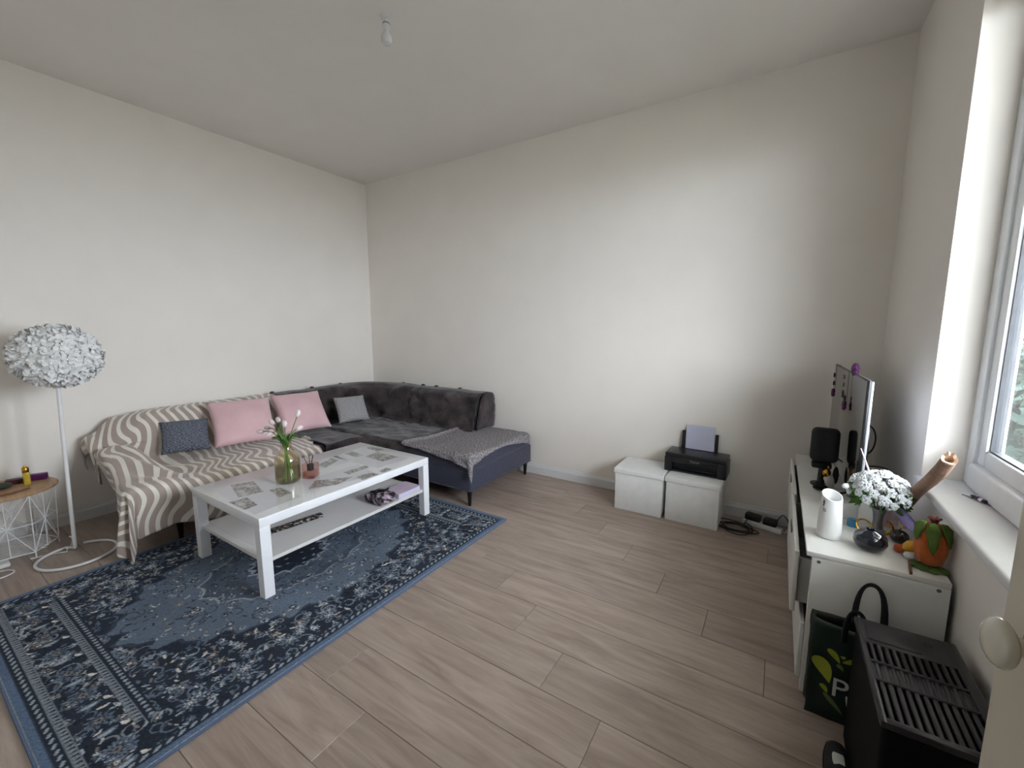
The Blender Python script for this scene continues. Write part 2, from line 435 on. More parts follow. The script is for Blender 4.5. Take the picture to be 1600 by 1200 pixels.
# planks: 0.2245 m wide rows running along x, each row shifted
PW, PLN = 0.2245, 1.30
shared = {}
k0 = int(math.floor((-1.58 - 1.352) / PW)); k1 = int(math.ceil((YB - 1.352) / PW))
for k in range(k0, k1):
    ya = 1.352 + k * PW; yb = min(ya + PW, YB)
    if ya < -1.6: continue
    x = -0.73 - 0.2625 * k
    x0, x1 = (XL, XR) if ya > YF - PW else (-1.2, XR)
    x -= math.ceil((x - x0) / PLN) * PLN
    while x < x1:
        a, b = max(x, x0), min(x + PLN, x1)
        if b - a > 0.01:
            key = (round(b - a, 3), round(yb - ya, 3))
            if key in shared:
                o = bpy.data.objects.new('plank', shared[key]); COL.objects.link(o); o.parent = floor
                o.location = Vector((a, ya, 0)) - floor.location
            else:
                g = 0.0008
                mb = MB().rbox(g, b - a - g, g, yb - ya - g, -0.0108, 0.0, 0.0012, 1)
                o = obj('plank', mb, 'floor_laminate', floor, smooth=False, local=True)
                o.location = Vector((a, ya, 0)) - floor.location
                shared[key] = o.data
        x += PLN
struct('ceiling', MB().box(XL - 0.1, XR + TH, YF - 0.12, YB + 0.1, ZC, ZC + 0.12), 'ceiling_paint', 'plain pale painted ceiling', 'ceiling')
struct('wall_left', MB().box(XL - 0.1, XL, YF - 0.12, YB + 0.1, -0.12, ZC), 'wall_paint', 'white painted wall behind the long run of the sofa', 'wall')
struct('wall_back', MB().box(XL, XR, YB, YB + 0.1, -0.12, ZC), 'wall_paint', 'white painted wall behind the printer and storage boxes', 'wall')
wr = MB()
wr.box(XR, XR + TH, YF - 0.12, WY0, -0.12, ZC); wr.box(XR, XR + TH, WY1, YB + 0.1, -0.12, ZC)
wr.box(XR, XR + TH, WY0, WY1, -0.12, WZ0 - 0.035); wr.box(XR, XR + TH, WY0, WY1, WZ1, ZC)
struct('wall_right', wr, 'wall_paint', 'white painted wall with the tall window', 'wall')
wf = MB()
wf.box(XL, DX0, YF - 0.12, YF, -0.011, ZC); wf.box(DX1, XR, YF - 0.12, YF, -0.011, ZC); wf.box(DX0, DX1, YF - 0.12, YF, DZ, ZC)
struct('wall_front', wf, 'wall_paint', 'white painted wall with the doorway', 'wall')
hw = MB()
hw.box(-1.25, -1.2, -1.6, YF - 0.12, -0.011, 2.5); hw.box(XR, XR + 0.05, -1.6, YF - 0.12, -0.011, 2.5)
hw.box(-1.25, XR + 0.05, -1.65, -1.6, -0.12, 2.5); hw.box(-1.25, XR + 0.05, -1.65, YF - 0.12, 2.5, 2.55)
struct('wall_hall', hw, 'hall_paint', 'plain hallway walls beyond the doorway', 'wall')
def base_prof(d):   # baseboard profile (depth from wall, height)
    return [(0, 0), (d, 0), (d, 0.072), (d * 0.75, 0.082), (d * 0.45, 0.090), (d * 0.35, 0.1), (0, 0.104)]
def baseboard(name, ax, a0, a1, wall, sgn, label):
    poly = [(wall + sgn * p[0], p[1]) for p in base_prof(0.016)]
    mb = MB()
    if ax == 'x': mb.prism(poly, 0, a0, a1)          # poly in (y,z)
    else: mb.prism(poly, 1, a0, a1)                  # poly in (x,z)
    struct(name, mb, 'trim_white', label, 'baseboard')
baseboard('baseboard_back', 'x', XL, XR, YB, -1, 'white baseboard along the wall behind the printer')
baseboard('baseboard_left', 'y', YF, YB - 0.017, XL, 1, 'white baseboard along the wall behind the lamp')
baseboard('baseboard_right', 'y', YF, YB - 0.017, XR, -1, 'white baseboard under the window')
# window
win = thing('window_1', 'tall white casement window with deep plastered reveal', 'window', (0.74, (WY0 + WY1) / 2, WZ0), kind='structure')
FX = 0.70
fm = MB(); fwid = 0.07
fm.rbox(FX, FX + 0.08, WY0, WY0 + fwid, WZ0, WZ1, 0.006); fm.rbox(FX, FX + 0.08, WY1 - fwid, WY1, WZ0, WZ1, 0.006)
fm.rbox(FX, FX + 0.08, WY0 + fwid, WY1 - fwid, WZ1 - fwid, WZ1, 0.006); fm.rbox(FX - 0.012, FX + 0.08, WY0 + fwid, WY1 - fwid, WZ0, WZ0 + 0.10, 0.012, 3)
obj('frame', fm, 'pvc_white', win)
ymid = (WY0 + WY1) / 2
for (ya, yb) in ((WY0 + fwid - 0.004, ymid - 0.001), (ymid + 0.001, WY1 - fwid + 0.004)):
    za, zb = WZ0 + 0.098, WZ1 - fwid + 0.004; s = 0.066; X0, X1 = FX + 0.012, FX + 0.066
    sm_ = MB().rbox(X0, X1, ya, ya + s, za, zb, 0.008, 2).rbox(X0, X1, yb - s, yb, za, zb, 0.008, 2)
    sm_.rbox(X0, X1, ya + s, yb - s, za, za + s, 0.008, 2).rbox(X0, X1, ya + s, yb - s, zb - s, zb, 0.008, 2)
    sash = obj('sash', sm_, 'pvc_white', win)
    gk = MB(); t = 0.006
    gk.box(X0 + 0.012, X1 - 0.012, ya + s, ya + s + t, za + s, zb - s).box(X0 + 0.012, X1 - 0.012, yb - s - t, yb - s, za + s, zb - s)
    gk.box(X0 + 0.012, X1 - 0.012, ya + s + t, yb - s - t, za + s, za + s + t).box(X0 + 0.012, X1 - 0.012, ya + s + t, yb - s - t, zb - s - t, zb - s)
    obj('gasket', gk, 'gasket', sash, smooth=False)
    obj('pane', MB().box(X0 + 0.022, X0 + 0.026, ya + s + t, yb - s - t, za + s + t, zb - s - t), 'window_glass', sash, smooth=False)
hb = MB().rbox(FX - 0.004, FX + 0.014, ymid + 0.02, ymid + 0.045, 1.62, 1.70, 0.004).rbox(FX - 0.03, FX - 0.012, ymid + 0.022, ymid + 0.042, 1.54, 1.67, 0.006).tube([(FX, ymid + 0.032, 1.66), (FX - 0.022, ymid + 0.032, 1.66)], 0.007)
obj('window_handle', hb, 'pvc_white', win)
sl = MB().rbox(XR - 0.028, FX + 0.02, WY0 - 0.03, WY1 - 0.001, WZ0 - 0.034, WZ0, 0.010, 3)
sl.box(FX + 0.02, XR + TH, WY0, WY1, WZ0 - 0.034, WZ0)
obj('window_sill', sl, 'trim_white', win)
# door leaf, open beside the camera
DE = Vector((0.281, 0.80, 0)); DH = Vector((0.356, -0.04, 0))
dd = (DE - DH); dl = dd.length; ang = math.atan2(dd.y, dd.x)
door = thing('door_1', 'open cream panelled door with a white oval porcelain knob', 'door', (DH.x, DH.y, 0), ang, kind='structure')
dm = MB()
# local: x along the leaf from hinge to latch, y towards the room side (+y is left of the direction = -x side)
dm.rbox(0, dl, -0.038, 0, 0.012, 2.08, 0.006, 2)
obj('leaf', dm, 'door_cream', door, local=True)
for z0, z1 in ((0.22, 0.86), (1.22, 1.92)):
    mo = MB()
    for (a, b, c, d) in ((0.13, dl - 0.13, z0, z0 + 0.03), (0.13, dl - 0.13, z1 - 0.03, z1), (0.13, 0.16, z0 + 0.03, z1 - 0.03), (dl - 0.16, dl - 0.13, z0 + 0.03, z1 - 0.03)):
        mo.rbox(a, b, -0.002, 0.010, c, d, 0.004)
    obj('panel_moulding', mo, 'door_cream', door, local=True)
KX, KZ = dl - 0.075, 1.074
ro = MB().lathe([(0.0001, 0), (0.021, 0), (0.020, 0.004), (0.014, 0.006), (0.0001, 0.006)], 20).xf(Matrix.Translation((KX, 0, KZ)) @ Matrix.Rotation(-PI / 2, 4, 'X'))
obj('knob_plate', ro, 'brass', door, local=True)
kn = MB().lathe([(0.0001, 0.006), (0.013, 0.004), (0.011, 0.012), (0.010, 0.018), (0.012, 0.024)], 16)
kn.ell((0, 0, 0.032), (0.030, 0.030, 0.014), 28, 16)
kn.xf(Matrix.Translation((KX, 0, KZ)) @ Matrix.Rotation(-PI / 2, 4, 'X') @ Matrix.Rotation(math.radians(60), 4, 'Z'))
obj('knob', kn, 'porcelain', door, local=True)
tr = MB()
tr.rbox(DX0 - 0.07, DX0, YF, YF + 0.018, 0, DZ + 0.07, 0.004).rbox(DX1, DX1 + 0.07, YF, YF + 0.018, 0, DZ + 0.07, 0.004).rbox(DX0, DX1, YF, YF + 0.018, DZ, DZ + 0.07, 0.004)
struct('trim_1', tr, 'door_cream', 'cream door casing around the doorway', 'trim')

# outside: hedge, plus pale ground and unseen slab added to steer daylight
gr = obj('bounce_ground', MB().box(XR + TH + 0.02, 40, -30, 34, -0.62, -0.5), 'pale_bounce', smooth=False); tag(gr, 'ground outside the window, made pale to bounce daylight in', 'bounce_ground', kind='structure')  # pale ground added to throw daylight up to the ceiling
ev = obj('shade_slab', MB().box(XR + TH + 0.01, 2.6, -3, 7, 2.88, 3.06), 'hall_paint', smooth=False); tag(ev, 'unseen slab added above the window outside to shade the sill', 'sky_blocker', kind='structure')  # unseen slab, added to keep high sky light off sill and floor
def hedge():
    V = []; F = []
    n = 16000
    for i in range(n):
        y = rng.uniform(-6, 24); z = rng.uniform(-0.5, 1.15 + 0.15 * math.sin(y * 1.3)); x = 2.9 + 0.5 * abs(rng.normal()) * 0.8 + 0.25 * math.sin(y * 2.1 + z)
        p = Vector((x, y, z)); a = Vector(rng.normal(size=3)).normalized() * 0.10; b = a.orthogonal().normalized() * 0.055
        o = len(V); V += [p - a, p + b, p + a, p - b]; F.append((o, o + 1, o + 2, o + 3))
    mb = MB().add(V, F); return mb
he = thing('hedge', 'leafy green hedge seen through the window', 'hedge', (3.6, 9.0, -0.5))
fo = obj('foliage', hedge(), 'hedge_leaf', he, smooth=False, recalc=False); fo['kind'] = 'stuff'
obj('core', MB().rbox(3.35, 4.2, -6, 24, -0.5, 1.05, 0.2, 3), 'leaf_dark', he)

# ------------------------------------------------------------------ rug: woven pattern as point colours on a fine mesh
RX0, RX1, RY0, RY1 = -3.41, -1.675, 0.172, 2.54
def build_rug():
    W, L = RX1 - RX0, RY1 - RY0
    cs = 0.004; nu = int(W / cs) + 1; nv = int(L / cs) + 1
    u = np.linspace(0, W, nu)[:, None] * np.ones((1, nv)); v = np.ones((nu, 1)) * np.linspace(0, L, nv)[None, :]
    def c(*a): return np.array(lin(a))
    navy, navy2, blue, slate, pale, cream, taupe = c(50, 57, 69), c(64, 74, 90), c(100, 118, 144), c(106, 119, 135), c(172, 182, 192), c(220, 216, 208), c(136, 130, 126)
    img = np.empty((nu, nv, 3)); img[:] = navy
    d = np.minimum(np.minimum(u, W - u), np.minimum(v, L - v))
    def put(mask, col, a=1.0): img[mask] = img[mask] * (1 - a) + col * a
    ex = 0.5 * W; ey = 0.5 * L
    uu, vv = (u - ex) / ex, (v - ey) / ey
    # field: a long lobed hexagon of slate blue inside dark corners
    th = np.arctan2(vv, uu)
    fu, fv = (u - ex) / 0.60, (v - ey) / 0.86
    rr = (np.abs(fu) ** 1.75 + np.abs(fv) ** 1.75) ** (1 / 1.75) + 0.03 * np.cos(24 * th) + 0.02 * np.cos(40 * th)
    inner = (np.minimum(u, W - u) > 0.25) & (np.minimum(v, L - v) > 0.32)
    field = (rr < 1.0)
    put(inner & ~field, navy)
    put(field, slate)
    put((rr > 0.975) & (rr < 1.0), navy2)
    # centre medallion
    mu, mv = (u - ex) / 0.34, (v - ey) / 0.50
    mr = np.sqrt(mu ** 2 + mv ** 2) + 0.07 * np.abs(np.sin(8 * np.arctan2(mv, mu)))
    put(mr < 1.0, (navy2 + slate) / 2); put(np.abs(mr - 1.0) < 0.014, pale * 0.8); put(mr < 0.86, slate * 0.9); put(np.abs(mr - 0.5) < 0.025, pale); put(mr < 0.46, navy)
    # mottled dye
    big = np.zeros((nu, nv))
    for k in range(26):
        kx, ky, p = rng.normal(0, 9), rng.normal(0, 9), rng.uniform(0, 6.28)
        big += np.cos(kx * u + ky * v + p)
    big /= 5.0
    img *= (1 + 0.10 * big)[..., None]
    # motifs -------------------------------------------------------------
    def stamp(cu, cv, rad, fn):
        i0, i1 = max(0, int((cu - rad) / W * (nu - 1))), min(nu, int((cu + rad) / W * (nu - 1)) + 2)
        j0, j1 = max(0, int((cv - rad) / L * (nv - 1))), min(nv, int((cv + rad) / L * (nv - 1)) + 2)
        if i1 <= i0 or j1 <= j0: return
        x, y = u[i0:i1, j0:j1] - cu, v[i0:i1, j0:j1] - cv
        fn(img[i0:i1, j0:j1], x, y)
    def rosette(cu, cv, R, n=8, cols=(pale, navy, cream), rot=None):
        rot = rng.uniform(0, 6.28) if rot is None else rot
        def fn(a, x, y):
            r = np.hypot(x, y); t = np.arctan2(y, x) + rot
            pet = R * (0.72 + 0.28 * np.cos(n * t))
            a[r < pet] = cols[0]; a[(r < pet * 0.62)] = cols[1]; a[r < R * 0.30] = cols[2]; a[r < R * 0.12] = navy
        stamp(cu, cv, R, fn)
    def leaf(cu, cv, R, ang, col, wdt=0.32):
        def fn(a, x, y):
            p = (x * math.cos(ang) + y * math.sin(ang)) / R; q = (-x * math.sin(ang) + y * math.cos(ang)) / (R * wdt)
            q = q - 0.5 * p * p
            a[(p * p + q * q) < 1] = col
        stamp(cu, cv, R * 1.1, fn)
    def vine(cu, cv, R, col):
        ph = rng.uniform(0, 6.28); k = rng.uniform(1.2, 2.0)
        def fn(a, x, y):
            r = np.hypot(x, y); t = np.arctan2(y, x)
            a[(np.abs(r - R * (0.55 + 0.4 * ((t + ph) % 6.28) / 6.28 * k % 1.0)) < 0.0032) & (r < R)] = col
        stamp(cu, cv, R, fn)
    # wide dark border: dense flowers, leaves and tendrils
    for k in range(5200):
        cu, cv = rng.uniform(0.05, W - 0.05), rng.uniform(0.05, L - 0.05)
        dl_ = min(cu, W - cu); dv = min(cv, L - cv)
        border = (dl_ < 0.30 and dl_ > 0.06) or (dv < 0.32 and dv > 0.10)
        rr_ = (abs((cu - ex) / 0.60) ** 1.75 + abs((cv - ey) / 0.86) ** 1.75) ** (1 / 1.75)
        if border or rr_ > 1.02:
            t = rng.random()
            if t < 0.16: rosette(cu, cv, rng.uniform(0.014, 0.028), rng.integers(5, 9), [(pale, navy2, cream), (slate, navy, pale), (taupe, navy, cream)][rng.integers(3)])
            elif t < 0.30: vine(cu, cv, rng.uniform(0.02, 0.045), [pale * 0.6, slate][rng.integers(2)])
            else: leaf(cu, cv, rng.uniform(0.007, 0.019), rng.uniform(0, 3.14), [pale, slate, slate, cream * 0.9, taupe, blue * 0.8, navy * 0.6][rng.integers(7)])
    # big rosettes at a regular beat along the border
    for cv in np.arange(0.18, L - 0.1, 0.20):
        for cu in (0.165, W - 0.165): rosette(cu, cv, 0.048, 10, (slate, navy, taupe), 0.3); rosette(cu, cv, 0.024, 8, (pale, navy, cream), 0)
    for cu in np.arange(0.17, W - 0.1, 0.20):
        for cv in (0.165, L - 0.165): rosette(cu, cv, 0.046, 10, (slate, navy, taupe), 0.3); leaf(cu + 0.09, cv, 0.035, 1.57, slate, 0.4); leaf(cu + 0.09, cv, 0.022, 1.57, pale, 0.4); leaf(cu + 0.09, cv + 0.05, 0.016, 0.6, cream, 0.5)
    # field flowers, sparser
    for k in range(1500):
        cu, cv = rng.uniform(0.2, W - 0.2), rng.uniform(0.3, L - 0.3)
        rr_ = (abs((cu - ex) / 0.60) ** 1.75 + abs((cv - ey) / 0.86) ** 1.75) ** (1 / 1.75)
        if rr_ < 0.97:
            t = rng.random()
            if t < 0.16: rosette(cu, cv, rng.uniform(0.012, 0.024), 7, [(navy, slate, cream), (taupe, navy, cream), (pale, navy2, navy)][rng.integers(3)])
            elif t < 0.26: vine(cu, cv, rng.uniform(0.02, 0.05), navy2)
            else: leaf(cu, cv, rng.uniform(0.006, 0.015), rng.uniform(0, 3.14), [navy, navy2, navy, cream * 0.85, pale, taupe][rng.integers(6)])
    # short-end ladder stripes
    ev = np.minimum(v, L - v); eu = np.minimum(u, W - u)
    def ladder(mask, off, per, light=pale, dark=navy):
        put(mask, light * 0.62)
        tri = ((u / per) % 1.0)
        put(mask & (tri < 0.5 * np.clip((ev - off[0]) / (off[1] - off[0]), 0, 1) + 0.05), dark)
        put(mask & ((ev < off[0] + 0.004) | (ev > off[1] - 0.004)), light * 0.5)
    ladder((ev > 0.066) & (ev < 0.094) & (eu > 0.05), (0.066, 0.094), 0.022)
    ladder((ev > 0.232) & (ev < 0.262) & (eu > 0.235), (0.232, 0.262), 0.024)
    dk = (ev > 0.262) & (ev < 0.300) & (eu > 0.235); put(dk, navy)
    put(dk & ((((u / 0.028) % 1 - 0.5) ** 2 + ((ev - 0.281) / 0.028) ** 2) < 0.09), pale * 0.8)
    dk = (d > 0.034) & (d < 0.066); put(dk, navy)
    put(dk & (((((u + v) / 0.036) % 1 - 0.5) ** 2 + ((d - 0.05) / 0.036) ** 2) < 0.07), pale * 0.85)
    put(d < 0.034, blue); put((d > 0.030) & (d < 0.035), navy2); put(d < 0.006, pale * 0.8)
    img *= (1 + rng.normal(0, 0.16, (nu, nv)))[..., None]
    img = np.clip(img, 0.004, 1)
    V = np.empty((nu, nv, 3)); V[..., 0] = RX0 + u; V[..., 1] = RY0 + v
    V[..., 2] = 0.0115 + rng.normal(0, 0.0006, (nu, nv)) - 0.004 * (d < 0.003)
    ctr = np.array([(RX0 + RX1) / 2, (RY0 + RY1) / 2, 0.0])
    root = thing('rug', 'blue oriental rug with dark floral border under the white coffee table', 'rug', tuple(ctr))
    me = bpy.data.meshes.new('pile')
    idx = np.arange(nu * nv).reshape(nu, nv)
    q = np.stack([idx[:-1, :-1], idx[1:, :-1], idx[1:, 1:], idx[:-1, 1:]], -1).reshape(-1, 4)
    me.vertices.add(nu * nv); me.vertices.foreach_set('co', (V.reshape(-1, 3) - ctr).ravel())
    me.loops.add(q.size); me.loops.foreach_set('vertex_index', q.ravel().astype(np.int32))
    me.polygons.add(len(q)); me.polygons.foreach_set('loop_start', np.arange(0, q.size, 4, dtype=np.int32)); me.polygons.foreach_set('loop_total', np.full(len(q), 4, dtype=np.int32))
    me.update(calc_edges=True)
    ca = me.color_attributes.new('weave', 'FLOAT_COLOR', 'POINT')
    ca.data.foreach_set('color', np.concatenate([img.reshape(-1, 3), np.ones((nu * nv, 1))], 1).astype(np.float32).ravel())
    m, nt, b = nodes('rug_weave')
    at_ = nt.nodes.new('ShaderNodeAttribute'); at_.attribute_name = 'weave'
    tc = nt.nodes.new('ShaderNodeTexCoord'); n = nt.nodes.new('ShaderNodeTexNoise'); n.inputs['Scale'].default_value = 420; n.inputs['Detail'].default_value = 2
    nt.links.new(tc.outputs['Object'], n.inputs['Vector'])
    mx = nt.nodes.new('ShaderNodeMix'); mx.data_type = 'RGBA'; mx.blend_type = 'OVERLAY'; mx.inputs[0].default_value = 0.2
    nt.links.new(at_.outputs['Color'], mx.inputs[6]); nt.links.new(n.outputs['Fac'], mx.inputs[7])
    nt.links.new(mx.outputs[2], b.inputs['Base Color']); b.inputs['Roughness'].default_value = 0.95; b.inputs['Specular IOR Level'].default_value = 0.15
    bp = nt.nodes.new('ShaderNodeBump'); bp.inputs['Strength'].default_value = 0.4; bp.inputs['Distance'].default_value = 0.004
    nt.links.new(n.outputs['Fac'], bp.inputs['Height']); nt.links.new(bp.outputs[0], b.inputs['Normal'])
    me.materials.append(m)
    o = bpy.data.objects.new('pile', me); COL.objects.link(o); o.parent = root
    mb = MB(); e = 0.006
    mb.rbox(RX0 - e, RX0 + 0.002, RY0 - e, RY1 + e, 0.0, 0.0125, 0.003); mb.rbox(RX1 - 0.002, RX1 + e, RY0 - e, RY1 + e, 0.0, 0.0125, 0.003)
    mb.rbox(RX0, RX1, RY0 - e, RY0 + 0.002, 0.0, 0.0125, 0.003); mb.rbox(RX0, RX1, RY1 - 0.002, RY1 + e, 0.0, 0.0125, 0.003)
    mb.box(RX0, RX1, RY0, RY1, 0.0, 0.006)
    obj('binding', mb, 'rug_edge', root)
build_rug()

# ------------------------------------------------------------------ corner sofa
SOF = thing('corner_sofa', 'dark grey corner sofa with slim black legs', 'sofa', (-3.8, 2.4, 0))
ZS = 0.415
def soft(mb_pts): pass
b = MB().rbox(-4.385, -3.375, 1.04, 3.555, 0.135, 0.30, 0.02, 3); obj('base', b, 'sofa_dark', SOF)
b = MB().rbox(-3.37, -2.035, 2.565, 3.555, 0.135, 0.31, 0.018, 3); obj('chaise_base', b, 'sofa_fabric', SOF)
b = MB().rbox(-4.10, -3.355, 1.10, 2.555, 0.30, ZS, 0.045, 4); obj('seat_cushion', b, 'sofa_dark', SOF)
b = MB().rbox(-4.10, -2.86, 2.56, 3.33, 0.30, ZS, 0.045, 4); obj('seat_cushion', b, 'sofa_dark', SOF)
b = MB().rbox(-2.855, -2.035, 2.56, 3.55, 0.30, ZS, 0.03, 4); obj('chaise_cushion', b, 'sofa_fabric', SOF)
# backrests with a leaning, rounded front
def back_prof(top):   # (distance from wall, z)
    return [(0.04, 0.30), (0.36, 0.30), (0.345, 0.46), (0.315, 0.62), (0.285, top - 0.06), (0.25, top - 0.02), (0.20, top), (0.09, top), (0.055, top - 0.02), (0.04, top - 0.06)]
b = MB().prism([(XL + p[0], p[1]) for p in back_prof(0.775)], 1, 1.16, 3.30); obj('backrest', b, 'sofa_dark', SOF, angle=50)
b = MB().prism([(YB - p[0] + 0.0, p[1]) for p in back_prof(0.775)], 0, XL + 0.04, -2.51); obj('backrest', b, 'sofa_dark', SOF, angle=50)
# flared arm at the lamp end
b = MB().prism([(1.05, 0.14), (0.99, 0.22), (0.915, 0.42), (0.905, 0.47), (0.92, 0.50), (0.95, 0.505), (1.0, 0.48), (1.06, 0.42), (1.10, 0.30), (1.09, 0.14)], 0, -4.38, -3.95)
obj('arm', b, 'sofa_dark', SOF, angle=50)
def leg(x, y):
    obj('leg', MB().lathe([(0.011, 0.0), (0.0125, 0.004), (0.021, 0.115), (0.034, 0.130), (0.034, 0.136)], 12, (x, y, 0)), 'leg_black', SOF)
for x, y in ((-2.075, 2.605), (-2.075, 3.50), (-3.43, 1.085), (-4.33, 1.085), (-3.43, 2.50), (-4.33, 3.50), (-2.95, 2.605)): leg(x, y)
obj('piping', MB().tube([(-2.033, 2.57, 0.14), (-2.033, 3.545, 0.14)], 0.004).tube([(-3.32, 2.563, 0.14), (-2.04, 2.563, 0.14)], 0.004), 'sofa_fabric', SOF)

def drape_mesh(P, UV, thick=0.010):
    return MB().grid(P, UV)
def add_solid(o, t, off=1):
    s = o.modifiers.new('thickness', 'SOLIDIFY'); s.thickness = t; s.offset = off
# wavy throw -----------------------------------------------------------
def wavy_throw():
    prof = [(-4.392, 0.66), (-4.385, 0.79), (-4.33, 0.806), (-4.21, 0.806), (-4.145, 0.785), (-4.115, 0.73), (-4.08, 0.60), (-4.05, 0.50), (-4.00, 0.452), (-3.90, 0.436), (-3.60, 0.432), (-3.36, 0.430)]
    # resample by arc length with a rounded course
    pts = [Vector((p[0], 0, p[1])) for p in prof]
    Ls = [0]
    for a, c in zip(pts, pts[1:]): Ls.append(Ls[-1] + (c - a).length)
    LP = Ls[-1]
    def pr(t):
        t = min(max(t, 0), LP)
        for i in range(len(Ls) - 1):
            if t <= Ls[i + 1]: k = (t - Ls[i]) / (Ls[i + 1] - Ls[i]); q = pts[i].lerp(pts[i + 1], k); return q.x, q.z
        return pts[-1].x, pts[-1].z
    def prs(t):
        acc = [pr(t + d) for d in (-0.03, -0.015, 0, 0.015, 0.03)]
        return sum(a[0] for a in acc) / 5, sum(a[1] for a in acc) / 5
    N, Mm = 150, 130
    P = np.zeros((N, Mm, 3)); UV = np.zeros((N, Mm, 2)); R = 0.045
    for j in range(Mm):
        tb = j / (Mm - 1)
        for i in range(N):
            ta = i / (N - 1)
            # lengths of the hangs
            ymax = 2.27 - 0.09 * smooth(0.35, 0.75, tb) - 0.05 * smooth(0.68, 0.76, tb) + 0.02 * math.sin(tb * 14)
            l2 = 0.16 + 0.27 * smooth(0.30, 0.80, tb)
            yE = 0.885 - 0.05 * smooth(0.5, 0.8, tb)
            yy = yE + ta * (ymax - yE)
            l1 = 0.41 - 0.09 * smooth(0.95, 1.5, yy) + 0.03 * math.sin(yy * 9)
            A = -l2 + ta * (ymax - yE + l2); B = tb * (LP + l1)
            d2 = max(0.0, -A); d1 = max(0.0, B - LP); y = yE + max(0, A)
            x, z = prs(min(B, LP))
            # top follows the arm: higher at the wall, fading to the seat in front
            af = 1 - smooth(1.0, 1.16, y)
            fade = 1 - 0.80 * smooth(-4.0, -3.45, x)
            armz = 0.44 + 0.155 * fade
            if B > 0.20:
                zz = z + (armz - z) * af * (1 if z < armz else 0.75 * smooth(0.2, 0.55, B))
            else: zz = z - 0.02 * af
            # backrest end slumps towards the lamp
            if z > 0.6: zz -= 0.03 * (1 - smooth(1.0, 1.25, y)) + 0.10 * (1 - smooth(0.88, 1.02, y))
            z = zz
            dr = math.hypot(d1, d2); th = math.atan2(d1, d2) if dr > 0 else 0
            if dr > 0:
                # round the edge, then fall
                arc = R * PI / 2
                if dr < arc: ph = dr / R; out = R * math.sin(ph); fall = R * (1 - math.cos(ph))
                else: out = R; fall = R + (dr - arc)
                fold = 0.0
                if d1 > 0 and d2 > 0: fold = 0.035 * math.sin(th * 7.0 + 0.5)
                elif d1 > 0: fold = 0.016 * math.sin(y * 21) + 0.014 * math.sin(y * 9 + 1)
                else: fold = 0.010 * math.sin(B * 16)
                out += (0.05 * fall + fold * min(1, fall / 0.25))
                zmin = 0.022
                if z - fall < zmin: out += (zmin - (z - fall)) * 0.12; fall = z - zmin
                z -= fall
                x += out * math.sin(th); y -= out * math.cos(th) * (1.0 if d2 > 0 else 0)
                # the side leans in towards the sofa foot
                if d2 > 0 and th < 1.2: y += 0.25 * max(0, fall - 0.04) * math.cos(th) * (1 - smooth(0.5, 0.78, tb))
            wr = 0.010 * nz(x * 1.0, y * 1.0, z, 6) + 0.005 * nz(x, y, z, 15)
            if dr == 0: z += abs(wr)
            else: x += wr * math.sin(th); y += wr * math.cos(th)
            if -4.05 < x < -3.4 and y < 1.35: z += 0.016 * math.sin((y - x * 0.8) * 26) * (1 - smooth(1.1, 1.35, y)) * smooth(0.86, 0.95, y)
            P[i, j] = (x, y, max(z, 0.016)); UV[i, j] = (A + l2 * 0, B)
    o = obj('wavy_throw', drape_mesh(P, UV), 'wavy_throw', smooth=True, recalc=False, angle=180)
    add_solid(o, 0.009)
    return tag(o, 'taupe throw with cream wavy stripes draped over the sofa', 'throw')
wavy_throw()
